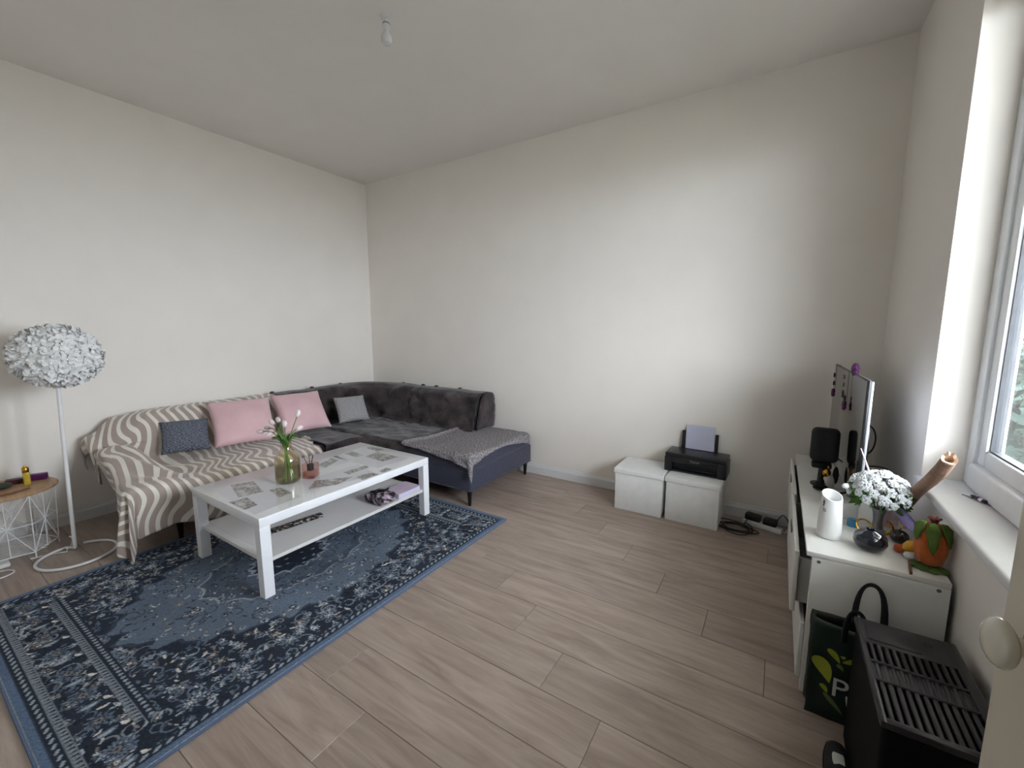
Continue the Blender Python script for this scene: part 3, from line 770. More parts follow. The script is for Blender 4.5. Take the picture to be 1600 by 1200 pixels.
# dark plush throw over the corner backs and seat ----------------------
PT = thing('plush_throw', 'dark brown-grey plush throw covering the corner of the sofa', 'throw', (-3.6, 2.9, ZS))
def plush_back():
    # course along the backs: from y=2.30 on the left run, round the corner, to x=-2.50
    R = 0.26; fx, fy = XL + 0.335, YB - 0.335      # foot lines of the two backs
    cx, cy = fx + R, fy - R
    L1 = cy - 2.20; La = R * PI / 2; L2 = (-2.495) - cx
    tot = L1 + La + L2
    def frame(s):
        if s < L1: return Vector((fx, 2.20 + s, 0)), Vector((-1, 0, 0))
        if s < L1 + La:
            a = PI - (s - L1) / R; return Vector((cx + R * math.cos(a), cy + R * math.sin(a), 0)), Vector((math.cos(a), math.sin(a), 0))
        return Vector((cx + s - L1 - La, fy, 0)), Vector((0, 1, 0))
    prof = [(0.300, 0.64), (0.300, 0.775), (0.27, 0.80), (0.20, 0.812), (0.13, 0.805), (0.075, 0.765), (0.045, 0.68), (0.01, 0.56), (-0.012, 0.47), (-0.04, 0.435), (-0.10, 0.428)]
    N, Mm = 170, 44
    P = np.zeros((N, Mm, 3)); UV = np.zeros((N, Mm, 2))
    for i in range(N):
        s = tot * i / (N - 1); o_, n = frame(s)
        for j in range(Mm):
            t = j / (Mm - 1) * (len(prof) - 1); k = min(int(t), len(prof) - 2); f = t - k
            f = f
            o1 = prof[k][0] * (1 - f) + prof[k + 1][0] * f; z = prof[k][1] * (1 - f) + prof[k + 1][1] * f
            p = o_ + n * o1
            inner = smooth(0.2, 0.06, o1)
            # slack folds gathered into the corner
            near = math.exp(-((s - (L1 + La / 2)) / 0.33) ** 2)
            wr = 0.040 * math.sin((s * 5 + z * 9) * 2.4) * near + 0.040 * nz(s, z * 1.5, 0, 6) + 0.024 * nz(s + z * 0.9, z * 1.3 - s * 0.3, 3, 10) + 0.03
            fold2 = 0.020 * math.exp(-((s - (L1 + La + 0.42) - (0.8 - z) * 0.25) / 0.035) ** 2) - 0.016 * math.exp(-((s - (L1 + La + 0.50) - (0.8 - z) * 0.3) / 0.03) ** 2)
            p = p - n * max(-0.004, (wr + fold2) * inner + 0.014)
            z += 0.012 * nz(s, 1.0, 0, 4) + 0.008 * near + 0.022 * smooth(0.78, 0.81, z) * smooth(2.2, 2.6, s + 2.2) * 0
            P[i, j] = (min(max(p.x, XL + 0.012), -2.4), min(p.y, YB - 0.012), z); UV[i, j] = (s, j / Mm * 0.9)
    o = obj('back_drape', MB().grid(P, UV), 'plush', PT, recalc=False, angle=180); add_solid(o, 0.008, 0)
    # end flap closing the cut end of the back run
    N2 = 16; pf = [(YB - 0.335 + q[0], q[1]) for q in prof[1:9]]
    Q = np.zeros((len(pf), N2, 3))
    for a, (yy, zz) in enumerate(pf):
        for c in range(N2):
            f = c / (N2 - 1); zb = 0.44
            Q[a, c] = (-2.490 + 0.014 * math.sin(f * PI) + 0.006 * nz(yy, f, 0, 12), yy, zz * (1 - f) + zb * f)
    o = obj('end_flap', MB().grid(Q), 'plush', PT, recalc=False, angle=180); add_solid(o, 0.008, 0)
    # little tassels standing along the top edge
    for s in (0.02, 0.45, 0.80, L1 + La + 0.10, L1 + La + 0.42, L1 + La + 0.62, L1 + La + 0.96):
        o_, n = frame(s); p = o_ + n * 0.20
        obj('tassel', MB().ell((min(p.x, 0), min(p.y, YB - 0.03), 0.815), (0.026, 0.022, 0.016), 8, 6), 'plush', PT)
plush_back()
def plush_seat():
    # loose cover over the corner seat; height field with soft creases
    xs = np.linspace(-4.10, -2.62, 90); ys = np.linspace(2.16, 3.36, 80)
    P = np.zeros((90, 80, 3)); UV = np.zeros((90, 80, 2))
    for i, x in enumerate(xs):
        for j, y in enumerate(ys):
            X, Y = x, y
            # the chaise side starts at y=2.56; in front of it the cover stops at the seat edge x=-3.30
            if y < 2.545:
                X = min(x, -3.335)
            z = 0.434 + 0.016 * nz(x, y, 0, 5) + 0.010 * nz(x, y, 2, 11)
            z += 0.010 * math.sin((x * 0.6 + y) * 22) * math.exp(-((y - 2.95) / 0.25) ** 2) * 0.6
            z -= 0.020 * math.exp(-((y - 2.555) / 0.02) ** 2) * (1 if x < -3.3 else 0)
            if y < 2.545 and x > -3.335: z = 0.425 - min(0.14, (x + 3.335) * 0.6)
            if x > -3.30 and y < 2.575 and y >= 2.545: z -= 0.03
            P[i, j] = (X, Y, z); UV[i, j] = (x, y)
    o = obj('seat_drape', MB().grid(P, UV), 'plush', PT, recalc=False, angle=180); add_solid(o, 0.006, 0)
plush_seat()
# grey knit throw over the chaise end ----------------------------------
def knit_throw():
    N, Mm = 90, 90
    P = np.zeros((N, Mm, 3)); UV = np.zeros((N, Mm, 2))
    XE, YE, R = -2.040, 2.575, 0.028
    for i in range(N):
        for j in range(Mm):
            a, c = i / (N - 1), j / (Mm - 1)
            # fabric coordinates: u across (left -> right, past the chaise edge), v along y (front hang -> wall)
            hang = 0.05 + 0.10 * (1 - abs(2 * c - 1) ** 2.2) * 0 + 0.04
            hang = 0.035 + 0.085 * (2 * c - 1) ** 2 * (1 if c > 0.5 else 1.35)
            hf = 0.035 + 0.13 * a ** 2.5
            yl = 3.46
            u0 = -2.80 + 0.05 * math.sin(c * 5) + 0.22 * c * c
            U = u0 + a * (XE + hang - u0); Vv = YE - hf + c * (yl - YE + hf)
            d1 = max(0, U - XE); d2 = max(0, YE - Vv); dr = math.hypot(d1, d2); th = math.atan2(d1, d2) if dr else 0
            x, y, z = min(U, XE), max(Vv, YE), ZS + 0.022
            z += 0.010 * nz(U, Vv, 0, 4) + 0.004 * nz(U, Vv, 5, 14)
            if dr:
                arc = R * PI / 2
                if dr < arc: ph = dr / R; out = R * math.sin(ph); fall = R * (1 - math.cos(ph))
                else: out = R; fall = R + dr - arc
                out += 0.08 * fall + 0.006 * math.sin((U + Vv) * 40) * min(1, fall / 0.05)
                x += out * math.sin(th); y -= out * math.cos(th); z -= fall
            # loosely rolled left edge
            z += 0.020 * math.exp(-(a / 0.035) ** 2)
            P[i, j] = (x, y, z); UV[i, j] = (U, Vv)
    o = obj('knit_throw', MB().grid(P, UV), 'knit_grey', recalc=False, angle=180); add_solid(o, 0.010)
    tag(o, 'mid-grey knitted throw spread over the end of the chaise', 'throw')
knit_throw()
# cushions -------------------------------------------------------------
def cushion(name, label, mat, bl, br, hgt, lean, thick, roll=0.0, seed=0):
    bl, br = Vector(bl), Vector(br); r = (br - bl); wd = r.length; r.normalize()
    hN = Vector((-r.y, r.x, 0)); 
    if hN.x > 0: hN = -hN
    u = hN * math.sin(math.radians(lean)) + Vector((0, 0, math.cos(math.radians(lean))))
    n = -(hN * math.cos(math.radians(lean)) - Vector((0, 0, math.sin(math.radians(lean)))))
    c = (bl + br) / 2 + u * hgt / 2 + n * thick * 0.28
    K = 22; mb = MB()
    for sgn in (1, -1):
        P = np.zeros((K, K, 3)); UV = np.zeros((K, K, 2))
        for i in range(K):
            for j in range(K):
                a, b_ = -1 + 2 * i / (K - 1), -1 + 2 * j / (K - 1)
                e = (1 - a * a) * (1 - b_ * b_)
                t = thick * 0.5 * (max(0, e)) ** 0.42
                t *= 1 + 0.10 * nz(a + seed, b_, sgn, 1.6)
                pin = 1 - 0.06 * (1 - abs(b_) ** 2) * (abs(a) ** 3) ; pin2 = 1 - 0.06 * (1 - abs(a) ** 2) * (abs(b_) ** 3)
                p = c + r * (a * wd / 2 * pin) + u * (b_ * hgt / 2 * pin2) + n * t * sgn
                P[i, j] = p; UV[i, j] = (a * wd / 2 + seed, b_ * hgt / 2)
        mb.grid(P, UV, flip=(sgn < 0))
    bm_o = obj(name, mb, mat, angle=180)
    bm = bmesh.new(); bm.from_mesh(bm_o.data); bmesh.ops.remove_doubles(bm, verts=bm.verts, dist=0.0008); bmesh.ops.recalc_face_normals(bm, faces=bm.faces); bm.to_mesh(bm_o.data); bm.free()
    return tag(bm_o, label, 'cushion')
cushion('cushion', 'small blue-grey flecked cushion lying on the wavy throw', 'weave_blue', (-3.96, 1.185, .475), (-3.855, 1.48, .468), 0.285, 38, 0.13, seed=1)
cushion('cushion', 'large plain pink cushion beside the blue-grey flecked one', 'pink_velvet', (-3.83, 1.49, .470), (-3.715, 1.945, .466), 0.425, 36, 0.16, seed=2)
cushion('cushion', 'pink cushion between the wavy throw and the dark plush throw', 'pink_velvet', (-3.785, 2.02, .470), (-3.735, 2.475, .466), 0.42, 36, 0.16, seed=3)
cushion('cushion', 'small grey flecked cushion on the dark plush throw', 'weave_grey', (-3.80, 2.615, .465), (-3.70, 2.925, .465), 0.305, 36, 0.12, seed=4)

# ------------------------------------------------------------------ coffee table
TX0, TX1, TY0, TY1, TZ = -3.045, -2.235, 1.04, 2.30, 0.468
TBL = thing('coffee_table', 'white coffee table with a lower shelf and paper clippings on top', 'table', ((TX0 + TX1) / 2, (TY0 + TY1) / 2, 0.0125))
obj('tabletop', MB().rbox(TX0, TX1, TY0, TY1, TZ - 0.052, TZ, 0.0025, 2), 'lack_white', TBL)
for x in (TX0, TX1 - 0.056):
    for y in (TY0, TY1 - 0.056): obj('leg', MB().rbox(x, x + 0.056, y, y + 0.056, 0.0125, TZ - 0.052, 0.002, 1), 'lack_white', TBL)
ZSH = 0.225
obj('shelf', MB().rbox(TX0 + 0.015, TX1 - 0.012, TY0 + 0.057, TY1 - 0.057, ZSH - 0.022, ZSH, 0.002, 1).box(TX0 + 0.057, TX1 - 0.057, TY0 + 0.02, TY1 - 0.02, ZSH - 0.021, ZSH - 0.001), 'shelf_white', TBL)
def sheet(name, pix, mat, z, parent=TBL):
    q = [at(px, py, z) for px, py in pix]
    for p in q:
        p.x = min(max(p.x, TX0 + 0.02), TX1 - 0.02); p.y = min(max(p.y, TY0 + 0.02), TY1 - 0.02)
    mb = MB(); vs = [tuple(p) for p in q] + [(p.x, p.y, p.z + 0.0003) for p in q]
    mb.add(vs, [(3, 2, 1, 0), (4, 5, 6, 7), (0, 1, 5, 4), (1, 2, 6, 5), (2, 3, 7, 6), (3, 0, 4, 7)])
    for i, v in enumerate(mb.v): mb.uv[i] = (v[0], v[1])
    return obj(name, mb, mat, parent, smooth=False)
for k, pix in enumerate([[(338, 768), (412, 745), (470, 776), (392, 806)], [(478, 768), (470, 752), (560, 726), (600, 744)], [(520, 714), (568, 698), (640, 716), (590, 731)], [(490, 735), (485, 722), (525, 712), (548, 722)]]):
    sheet('paper_sheet', pix, 'paper_white', TZ + 0.0002)
for k, pix in enumerate([[(360, 758), (396, 752), (412, 768), (373, 777)], [(357, 785), (386, 777), (403, 789), (381, 797)], [(420, 766), (438, 762), (456, 770), (437, 777)],
                         [(482, 764), (492, 751), (551, 745), (528, 757)], [(496, 727), (518, 716), (529, 719), (508, 731)], [(556, 746), (576, 738), (592, 741), (570, 751)],
                         [(536, 738), (572, 727), (577, 730), (545, 741)], [(538, 709), (550, 705), (568, 711), (556, 714)], [(571, 713), (590, 706), (622, 714), (598, 721)], [(572, 700), (582, 698), (601, 703), (588, 705)], [(592, 736), (604, 731), (612, 733), (600, 739)]]):
    sheet('clipping', pix, 'clip_print_dark' if k in (1, 5, 9) else 'clip_print', TZ + 0.0007)
fl_ = MB(); zz = TZ + 0.0018
fl_.add([(TX0 + 0.004, TY0 + 0.002, zz), (TX1 - 0.004, TY0 + 0.002, zz), (TX1 - 0.004, TY1 - 0.004, zz), (TX0 + 0.004, TY1 - 0.004, zz), (TX1 - 0.075, TY0 - 0.006, TZ - 0.004), (TX1 - 0.01, TY0 - 0.014, TZ - 0.02)], [(0, 1, 2, 3), (1, 0, 4, 5)])
obj('clear_cover', fl_, 'clear_film', TBL, smooth=False, recalc=False)

# vase of tulips
vc = at(451, 752, TZ); VX, VY = vc.x, vc.y; VZ = TZ + 0.002
VAS = thing('glass_vase', 'amber-tinted bottle-shaped glass vase on the coffee table', 'vase', (VX, VY, VZ))
vp = [(0.0001, 0.0), (0.062, 0.0), (0.072, 0.008), (0.076, 0.03), (0.076, 0.14), (0.070, 0.165), (0.050, 0.192), (0.034, 0.215), (0.030, 0.245), (0.034, 0.268), (0.031, 0.268), (0.027, 0.245), (0.031, 0.214), (0.047, 0.190), (0.067, 0.163), (0.073, 0.14), (0.073, 0.03), (0.068, 0.010), (0.0001, 0.008)]
obj('glass', MB().lathe(vp, 32, (VX, VY, VZ), close=False), 'vase_glass', VAS, angle=60)
obj('water', MB().lathe([(0.0001, 0.0085), (0.067, 0.0105), (0.0722, 0.03), (0.0722, 0.115), (0.0001, 0.115)], 32, (VX, VY, VZ), close=False), 'water', VAS)
def tulip(tip, base, bend, leafang):
    tip, base = Vector(tip), Vector(base)
    neck = Vector((VX, VY, VZ + 0.25)) + Vector(((tip.x - VX) * 0.10, (tip.y - VY) * 0.10, 0))
    d = (tip - neck).normalized()
    T = thing('tulip', 'white tulip with green leaves in the amber glass vase', 'flower', tuple(base), group='tulips in the glass vase')
    pts = []
    for i in range(9):
        t = i / 8; pts.append(base.lerp(neck, t))
    for i in range(1, 9):
        t = i / 8; p = neck.lerp(tip, t); p.z += bend * math.sin(PI * t); pts.append(p)
    obj('stem', MB().tube(pts, 0.0032, 6), 'stem_green', T)
    # bloom: six overlapping petals
    ax = (pts[-1] - pts[-2]).normalized(); q = ax.to_track_quat('Z', 'Y').to_matrix().to_4x4()
    mb = MB()
    for k in range(6):
        a0 = k * PI / 3; rr = 0.95 if k % 2 else 1.05; P = np.zeros((5, 7, 3))
        for i in range(5):
            for j in range(7):
                t = j / 6; wdt = math.sin(PI * (0.12 + 0.80 * t)) * 0.62; an = a0 + (i / 4 - 0.5) * 2 * wdt
                r_ = 0.017 * rr * (math.sin(PI * (0.1 + 0.68 * t)) ** 0.7) * (1 - 0.25 * t)
                P[i, j] = (r_ * math.cos(an), r_ * math.sin(an), 0.046 * t)
        mb.grid(P)
    mb.xf(Matrix.Translation(pts[-1]) @ q)
    obj('bloom', mb, 'petal_tulip', T, recalc=False, angle=180)
    # one long leaf leaving the neck
    mb = MB(); P = np.zeros((3, 9, 3)); la = leafang
    for j in range(9):
        t = j / 8; c_ = neck + Vector((math.cos(la) * 0.075 * t ** 1.3, math.sin(la) * 0.075 * t ** 1.3, -0.03 + 0.13 * t - 0.06 * t ** 3))
        sd = Vector((-math.sin(la), math.cos(la), 0)) * 0.015 * math.sin(PI * min(0.97, 0.12 + 0.86 * t))
        P[0, j] = c_ - sd + Vector((0, 0, 0.006)); P[1, j] = c_; P[2, j] = c_ + sd + Vector((0, 0, 0.006))
    mb.grid(P); lo = obj('leaf', mb, 'leaf_green', T, recalc=False, angle=180); add_solid(lo, 0.0012, 0)
def vpx(px, py, dd=0.0):      # a point at the vase's own distance, dd nearer
    d = FW * FPX + RT * (px - 800) - UP * (py - 600); dep = (Vector((VX, VY, VZ)) - CAMP).dot(FW) - dd
    return CAMP + d * (dep / FPX)
for k, (px, py, dd_, bend, la) in enumerate([(412, 674, 0.02, 0.03, 2.6), (421, 669, -0.03, 0.03, 3.3), (429, 664, 0.03, 0.02, 1.9), (445, 667, 0.06, 0.01, 4.4), (464, 651, 0.0, 0.0, 0.6), (463, 671, -0.02, 0.02, 5.4), (426, 676, 0.05, 0.035, 3.9), (436, 660, -0.05, 0.01, 1.2)]):
    a = k * 0.9
    tulip(vpx(px, py, dd_), (VX + 0.035 * math.cos(a), VY + 0.035 * math.sin(a), VZ + 0.012), bend, la)
# reed diffuser
dc = at(486, 746, TZ)
DIF = thing('reed_diffuser', 'small pink glass jar with dark reeds beside the amber vase', 'diffuser', (dc.x, dc.y, TZ + 0.002), 0.5)
jm = MB().rbox(-0.042, 0.042, -0.042, 0.042, 0.0, 0.10, 0.010, 3); obj('jar', jm, 'pink_glass', DIF, local=True)
obj('liquid', MB().rbox(-0.036, 0.036, -0.036, 0.036, 0.006, 0.048, 0.008, 2), 'pink_glass', DIF, local=True)
obj('candle_cup', MB().lathe([(0.016, 0.05), (0.020, 0.052), (0.022, 0.09), (0.018, 0.092), (0.016, 0.06)], 16), 'reed_dark', DIF, local=True)
for a, t in ((2.2, 0.055), (2.9, 0.06), (0.4, 0.02), (1.4, 0.03)):
    obj('reed', MB().tube([(0, 0, 0.055), (math.cos(a) * t, math.sin(a) * t, 0.145)], 0.002, 6), 'reed_dark', DIF, local=True)
# things on the lower shelf
def uvbox(mb, s=1.0):
    for i, v in enumerate(mb.v): mb.uv[i] = (v[0] + v[2], v[1] + v[2] * 0.7)
    return mb
a = at(431, 828, ZSH + 0.01); c = at(497, 806, ZSH + 0.01)
mb = MB().rbox(-0.155, 0.155, -0.022, 0.022, 0, 0.022, 0.006, 2); uvbox(mb)
mb.xf(Matrix.Translation(((a.x + c.x) / 2, (a.y + c.y) / 2, ZSH)) @ Matrix.Rotation(math.atan2(c.y - a.y, c.x - a.x), 4, 'Z'))
tag(obj('pencil_case', mb, 'strip_print'), 'narrow dark printed case lying on the coffee table shelf', 'case')
mb = MB().rbox(-2.44, -2.262, 1.845, 2.00, ZSH, ZSH + 0.062, 0.02, 3); uvbox(mb)
tag(obj('floral_pouch', mb, 'floral_print'), 'dark floral printed pouch on the coffee table shelf', 'pouch')
mb = MB().rbox(-2.40, -2.256, 2.01, 2.225, ZSH, ZSH + 0.034, 0.003, 2)
bk = thing('storage_book', 'pale pink book lying next to the floral pouch', 'book', (-2.33, 2.115, ZSH))
obj('cover', MB().rbox(-2.42, -2.253, 2.008, 2.228, ZSH, ZSH + 0.004, 0.001, 1).rbox(-2.42, -2.253, 2.008, 2.228, ZSH + 0.034, ZSH + 0.038, 0.001, 1).rbox(-2.42, -2.416, 2.008, 2.228, ZSH + 0.003, ZSH + 0.035, 0.001, 1), 'pastel_pink', bk)
obj('pages', MB().rbox(-2.414, -2.258, 2.012, 2.224, ZSH + 0.004, ZSH + 0.034, 0.001, 1), 'paper_lilac', bk)
mb = MB().tube([(-2.40, 1.88, ZSH + 0.072), (-2.36, 1.91, ZSH + 0.076), (-2.33, 1.96, ZSH + 0.073), (-2.35, 2.0, ZSH + 0.071)], [0.008, 0.011, 0.010, 0.006], 8)
tag(obj('hair_clip', mb, 'black_gloss'), 'glossy black clip on top of the floral pouch', 'clip')

# ------------------------------------------------------------------ feather floor lamp
LX, LY = -3.865, 0.647
LMP = thing('floor_lamp', 'white floor lamp with a round feather shade', 'lamp', (LX, LY, 0))
SC = Vector((-3.865, 0.688, 1.285)); SA, SCz = 0.215, 0.200
foot = Vector((LX, LY, 0.012)); dirp = Vector((SC.x - LX, SC.y - 0.012 - LY, 1.0 * SC.z)).normalized()
obj('pole', MB().tube([foot, foot + dirp * 0.6, Vector((SC.x, SC.y - 0.010, SC.z - 0.1))], 0.011, 12), 'wire_white', LMP)
ring = []
rc = at(122, 866, 0.010); RR = 0.185
for i in range(40):
    a = math.radians(160) - math.radians(335) * i / 39
    ring.append((rc.x + RR * math.cos(a), rc.y + RR * math.sin(a), 0.010))
ring = ring + [(ring[-1][0] + (foot.x - ring[-1][0]) * t, ring[-1][1] + (foot.y - ring[-1][1]) * t, 0.010) for t in (0.4, 0.75, 1.0)]
obj('base_ring', MB().tube(ring, 0.0085, 10), 'wire_white', LMP)
sw = [(foot.x + 0.016 * math.cos(t) - 0.012, foot.y - 0.022 + 0.016 * math.sin(t), 0.055 + 0.045 * math.cos(t * 0.9)) for t in np.linspace(0, 4.4, 18)] + [(foot.x + 0.02, foot.y - 0.04, 0.008), (foot.x - 0.03, foot.y - 0.10, 0.005), (foot.x - 0.06, foot.y - 0.19, 0.005)]
obj('switch_cord', MB().tube(sw, 0.004, 8), 'cord_white', LMP)
obj('shade_frame', MB().ell(SC, (SA * 0.86, SA * 0.86, SCz * 0.86), 28, 16), 'feather_white', LMP)
def feathers():
    V = []; F = []
    n = 2800
    for i in range(n):
        z = 1 - 2 * (i + 0.5) / n; ph = i * 2.39996; r = math.sqrt(1 - z * z)
        nn = Vector((r * math.cos(ph), r * math.sin(ph), z))
        p = SC + Vector((nn.x * SA * 0.90, nn.y * SA * 0.90, nn.z * SCz * 0.90))
        t = Vector(rng.normal(size=3)); t = (t - nn * t.dot(nn)).normalized(); s = nn.cross(t)
        L = rng.uniform(0.035, 0.065); wd = L * rng.uniform(0.28, 0.42); lift = rng.uniform(0.05, 0.45)
        o = len(V); K = 6
        for k in range(K):
            f = k / (K - 1); c = p + t * (f - 0.3) * L + nn * (lift * L * f * f + 0.004)
            wv = wd * math.sin(PI * (0.1 + 0.85 * f)) ** 0.7; sag = 0.25 * wv
            j1, j2 = rng.uniform(0.75, 1.15), rng.uniform(0.75, 1.15)
            V += [c - s * wv * j1 - nn * sag, c, c + s * wv * j2 - nn * sag]
        for k in range(K - 1):
            a = o + k * 3; F += [(a, a + 1, a + 4, a + 3), (a + 1, a + 2, a + 5, a + 4)]
    return MB().add(V, F)
fo = obj('feather_shade', feathers(), 'feather_white', LMP, recalc=False, angle=180); fo['kind'] = 'stuff'

# ------------------------------------------------------------------ wire side table with its clutter
SX, SY, SR, SZ = -4.135, 0.415, 0.242, 0.415
STB = thing('side_table', 'round oak-topped side table on a white wire basket', 'table', (SX, SY, 0))
obj('tabletop', MB().lathe([(0.0001, SZ), (SR - 0.004, SZ), (SR, SZ + 0.004), (SR, SZ + 0.014), (SR - 0.006, SZ + 0.020), (0.0001, SZ + 0.020)], 40, (SX, SY, 0), close=False), 'oak_light', STB, angle=30)
K6 = 6; rt_, rb_ = 0.222, 0.205; z0_, z1_ = 0.035, SZ - 0.004
def cp(k, f, r=None): 
    a = math.radians(20) + 2 * PI * k / K6; q = (rb_ + (rt_ - rb_) * f) if r is None else r
    return Vector((SX + q * math.cos(a), SY + q * math.sin(a), z0_ + (z1_ - z0_) * f))
obj('ring', MB().tube([cp(k, 1.0) for k in range(K6)], 0.004, 6, True), 'wire_white', STB)
obj('ring', MB().tube([cp(k, 0.0) for k in range(K6)], 0.004, 6, True), 'wire_white', STB)
for k in range(K6):
    A, B, C_, D = cp(k, 0), cp(k + 1, 0), cp(k + 1, 1), cp(k, 1); m0 = (A + B) / 2; m1 = (C_ + D) / 2; l_, r_ = (A + D) / 2, (B + C_) / 2
    for p, q in ((A, D), (A, C_), (B, D), (m0, m1), (l_, r_)): obj('wire', MB().tube([p, q], 0.0026, 6), 'wire_white', STB)
    obj('foot', MB().tube([cp(k, 0), cp(k, 0, rb_) - Vector((0, 0, 0.035))], 0.004, 6), 'wire_white', STB)
for t in np.linspace(-0.9, 0.9, 13):
    h = rb_ * 0.86 * math.sqrt(max(0.05, 1 - t * t * 0.55))
    obj('base_wire', MB().tube([(SX + t * rb_ * 0.86, SY - h * 0.95, z0_), (SX + t * rb_ * 0.86, SY + h * 0.95, z0_)], 0.0022, 6), 'wire_white', STB)
ZT = SZ + 0.020
g = at(43, 757, ZT)
gb = thing('perfume_bottle', 'small gold perfume bottle on the oak side table', 'bottle', (g.x, g.y, ZT))
obj('body', MB().rbox(-0.022, 0.022, -0.016, 0.016, 0, 0.085, 0.006, 3), 'gold_glass', gb, local=True)
obj('cap', MB().lathe([(0.015, 0.085), (0.017, 0.09), (0.017, 0.112), (0.012, 0.12), (0.006, 0.122), (0.004, 0.132), (0.0001, 0.132)], 16), 'gold', gb, local=True)
p_ = at(61, 750, ZT); tag(obj('purple_box', MB().rbox(-0.045, 0.045, -0.020, 0.020, 0, 0.042, 0.004, 2).xf(Matrix.Translation((p_.x - 0.02, p_.y, ZT)) @ Matrix.Rotation(1.1, 4, 'Z')), 'purple_card'), 'small purple box behind the gold perfume bottle', 'box')
p_ = at(27, 757, ZT); tag(obj('maroon_box', MB().rbox(-0.045, 0.045, -0.022, 0.022, 0, 0.034, 0.004, 2).xf(Matrix.Translation((p_.x - 0.03, p_.y, ZT)) @ Matrix.Rotation(1.3, 4, 'Z')), 'maroon_card'), 'dark maroon box beside the gold perfume bottle', 'box')
p_ = at(18, 772, ZT); q_ = at(48, 764, ZT)
tag(obj('incense_holder', MB().tube([(p_.x - 0.02, p_.y - 0.08, ZT + 0.006), (p_.x, p_.y, ZT + 0.006), (q_.x - 0.02, q_.y, ZT + 0.006)], 0.006, 8), 'walnut_strip'), 'thin brown wooden stick on the oak side table', 'stick')
p_ = at(3, 765, ZT); tag(obj('dark_pouch', MB().ell((p_.x - 0.01, p_.y, ZT + 0.02), (0.04, 0.05, 0.02), 14, 8), 'dark_green'), 'small dark green pouch on the oak side table', 'pouch')
ex = thing('extension_lead', 'white extension lead lying on the floor beside the wire table', 'cable', (-3.85, 0.33, 0))
obj('socket_block', MB().rbox(-3.99, -3.91, 0.20, 0.375, 0, 0.028, 0.008, 3), 'cord_white', ex)
obj('cord', MB().tube(cat([(-3.93, 0.21, 0.01), (-3.86, 0.16, 0.004), (-3.78, 0.22, 0.004), (-3.765, 0.32, 0.004), (-3.80, 0.372, 0.004), (-3.86, 0.35, 0.004), (-3.90, 0.25, 0.004)]), 0.004, 8), 'cord_white', ex)

# ------------------------------------------------------------------ storage boxes and printer
def storage(x0, x1, y0, y1, h, label, ang):
    c = Vector(((x0 + x1) / 2, (y0 + y1) / 2, 0)); B = thing('storage_box', label, 'box', tuple(c), ang, 'white storage boxes')
    hw_, hd = (x1 - x0) / 2, (y1 - y0) / 2
    P = MB().rbox(-hw_ + 0.010, hw_ - 0.010, -hd + 0.010, hd - 0.005, 0, h - 0.03, 0.004, 2); obj('body', P, 'box_fabric', B, local=True)
    obj('lid', MB().rbox(-hw_, hw_, -hd, hd, h - 0.042, h, 0.008, 3), 'box_fabric', B, local=True)
    return B
storage(-1.062, -0.674, 3.205, 3.566, 0.343, 'white lidded fabric storage box with a bare lid', 0.0)
storage(-0.664, -0.276, 3.21, 3.568, 0.343, 'white lidded fabric storage box under the black printer', -0.015)
PRX, PRY, PRZ = -0.482, 3.458, 0.343
PRN = thing('printer', 'black inkjet printer standing on a white storage box', 'printer', (PRX, PRY, PRZ), -0.03)
W2, D2, Hh = 0.222, 0.105, 0.150
bd = MB()
bd.rbox(-W2, -W2 + 0.06, -D2, D2, 0.0, Hh - 0.03, 0.008, 2).rbox(W2 - 0.06, W2, -D2, D2, 0.0, Hh - 0.03, 0.008, 2)
bd.box(-W2 + 0.055, W2 - 0.055, -D2 + 0.05, D2 - 0.002, 0.004, Hh - 0.03).rbox(-W2 + 0.05, W2 - 0.05, -D2 + 0.004, -D2 + 0.06, Hh - 0.075, Hh - 0.03, 0.004, 2)
bd.box(-W2 + 0.055, W2 - 0.055, -D2 + 0.008, -D2 + 0.06, 0.004, 0.016)
obj('body', bd, 'printer_black', PRN, local=True)
obj('output_tray', MB().rbox(-W2 + 0.07, W2 - 0.07, -D2 + 0.006, -D2 + 0.045, 0.030, 0.036, 0.002, 1), 'black_gloss', PRN, local=True)
sc = MB().rbox(-W2 + 0.004, W2 - 0.004, -D2 - 0.002, D2, Hh - 0.029, Hh, 0.008, 3); sco = obj('scanner_lid', sc, 'printer_black', PRN, local=True)
obj('button', MB().lathe([(0.008, Hh), (0.008, Hh + 0.002), (0.0001, Hh + 0.002)], 14, (-W2 + 0.035, -0.03, 0)), 'logo_grey', PRN, local=True)
obj('button', MB().lathe([(0.005, Hh), (0.005, Hh + 0.002), (0.0001, Hh + 0.002)], 14, (-W2 + 0.035, -0.06, 0)), 'logo_grey', PRN, local=True)
lg = text_mesh('Canon', 0.026); lg.xf(Matrix.Translation((0, -D2 + 0.0036, Hh - 0.050)) @ Matrix.Rotation(PI / 2, 4, 'X')); obj('lettering', lg, 'logo_grey', PRN, smooth=False, local=True)
lean = Matrix.Translation((0, D2 - 0.012, Hh - 0.01)) @ Matrix.Rotation(math.radians(-4), 4, 'X')
obj('paper_guide', MB().rbox(-0.139, -0.115, -0.010, 0.004, 0, 0.155, 0.003, 1).xf(lean), 'black_plastic', PRN, local=True)
obj('paper_guide', MB().rbox(0.108, 0.130, -0.010, 0.004, 0, 0.150, 0.003, 1).xf(lean), 'black_plastic', PRN, local=True)
pp = MB().box(-0.108, 0.103, -0.0045, -0.0025, 0.012, 0.205).xf(Matrix.Translation((PRX, PRY, PRZ)) @ Matrix.Rotation(-0.03, 4, 'Z') @ lean)
tag(obj('paper_sheet', pp, 'paper_lilac', smooth=False), 'sheet of white paper standing in the black printer', 'paper')

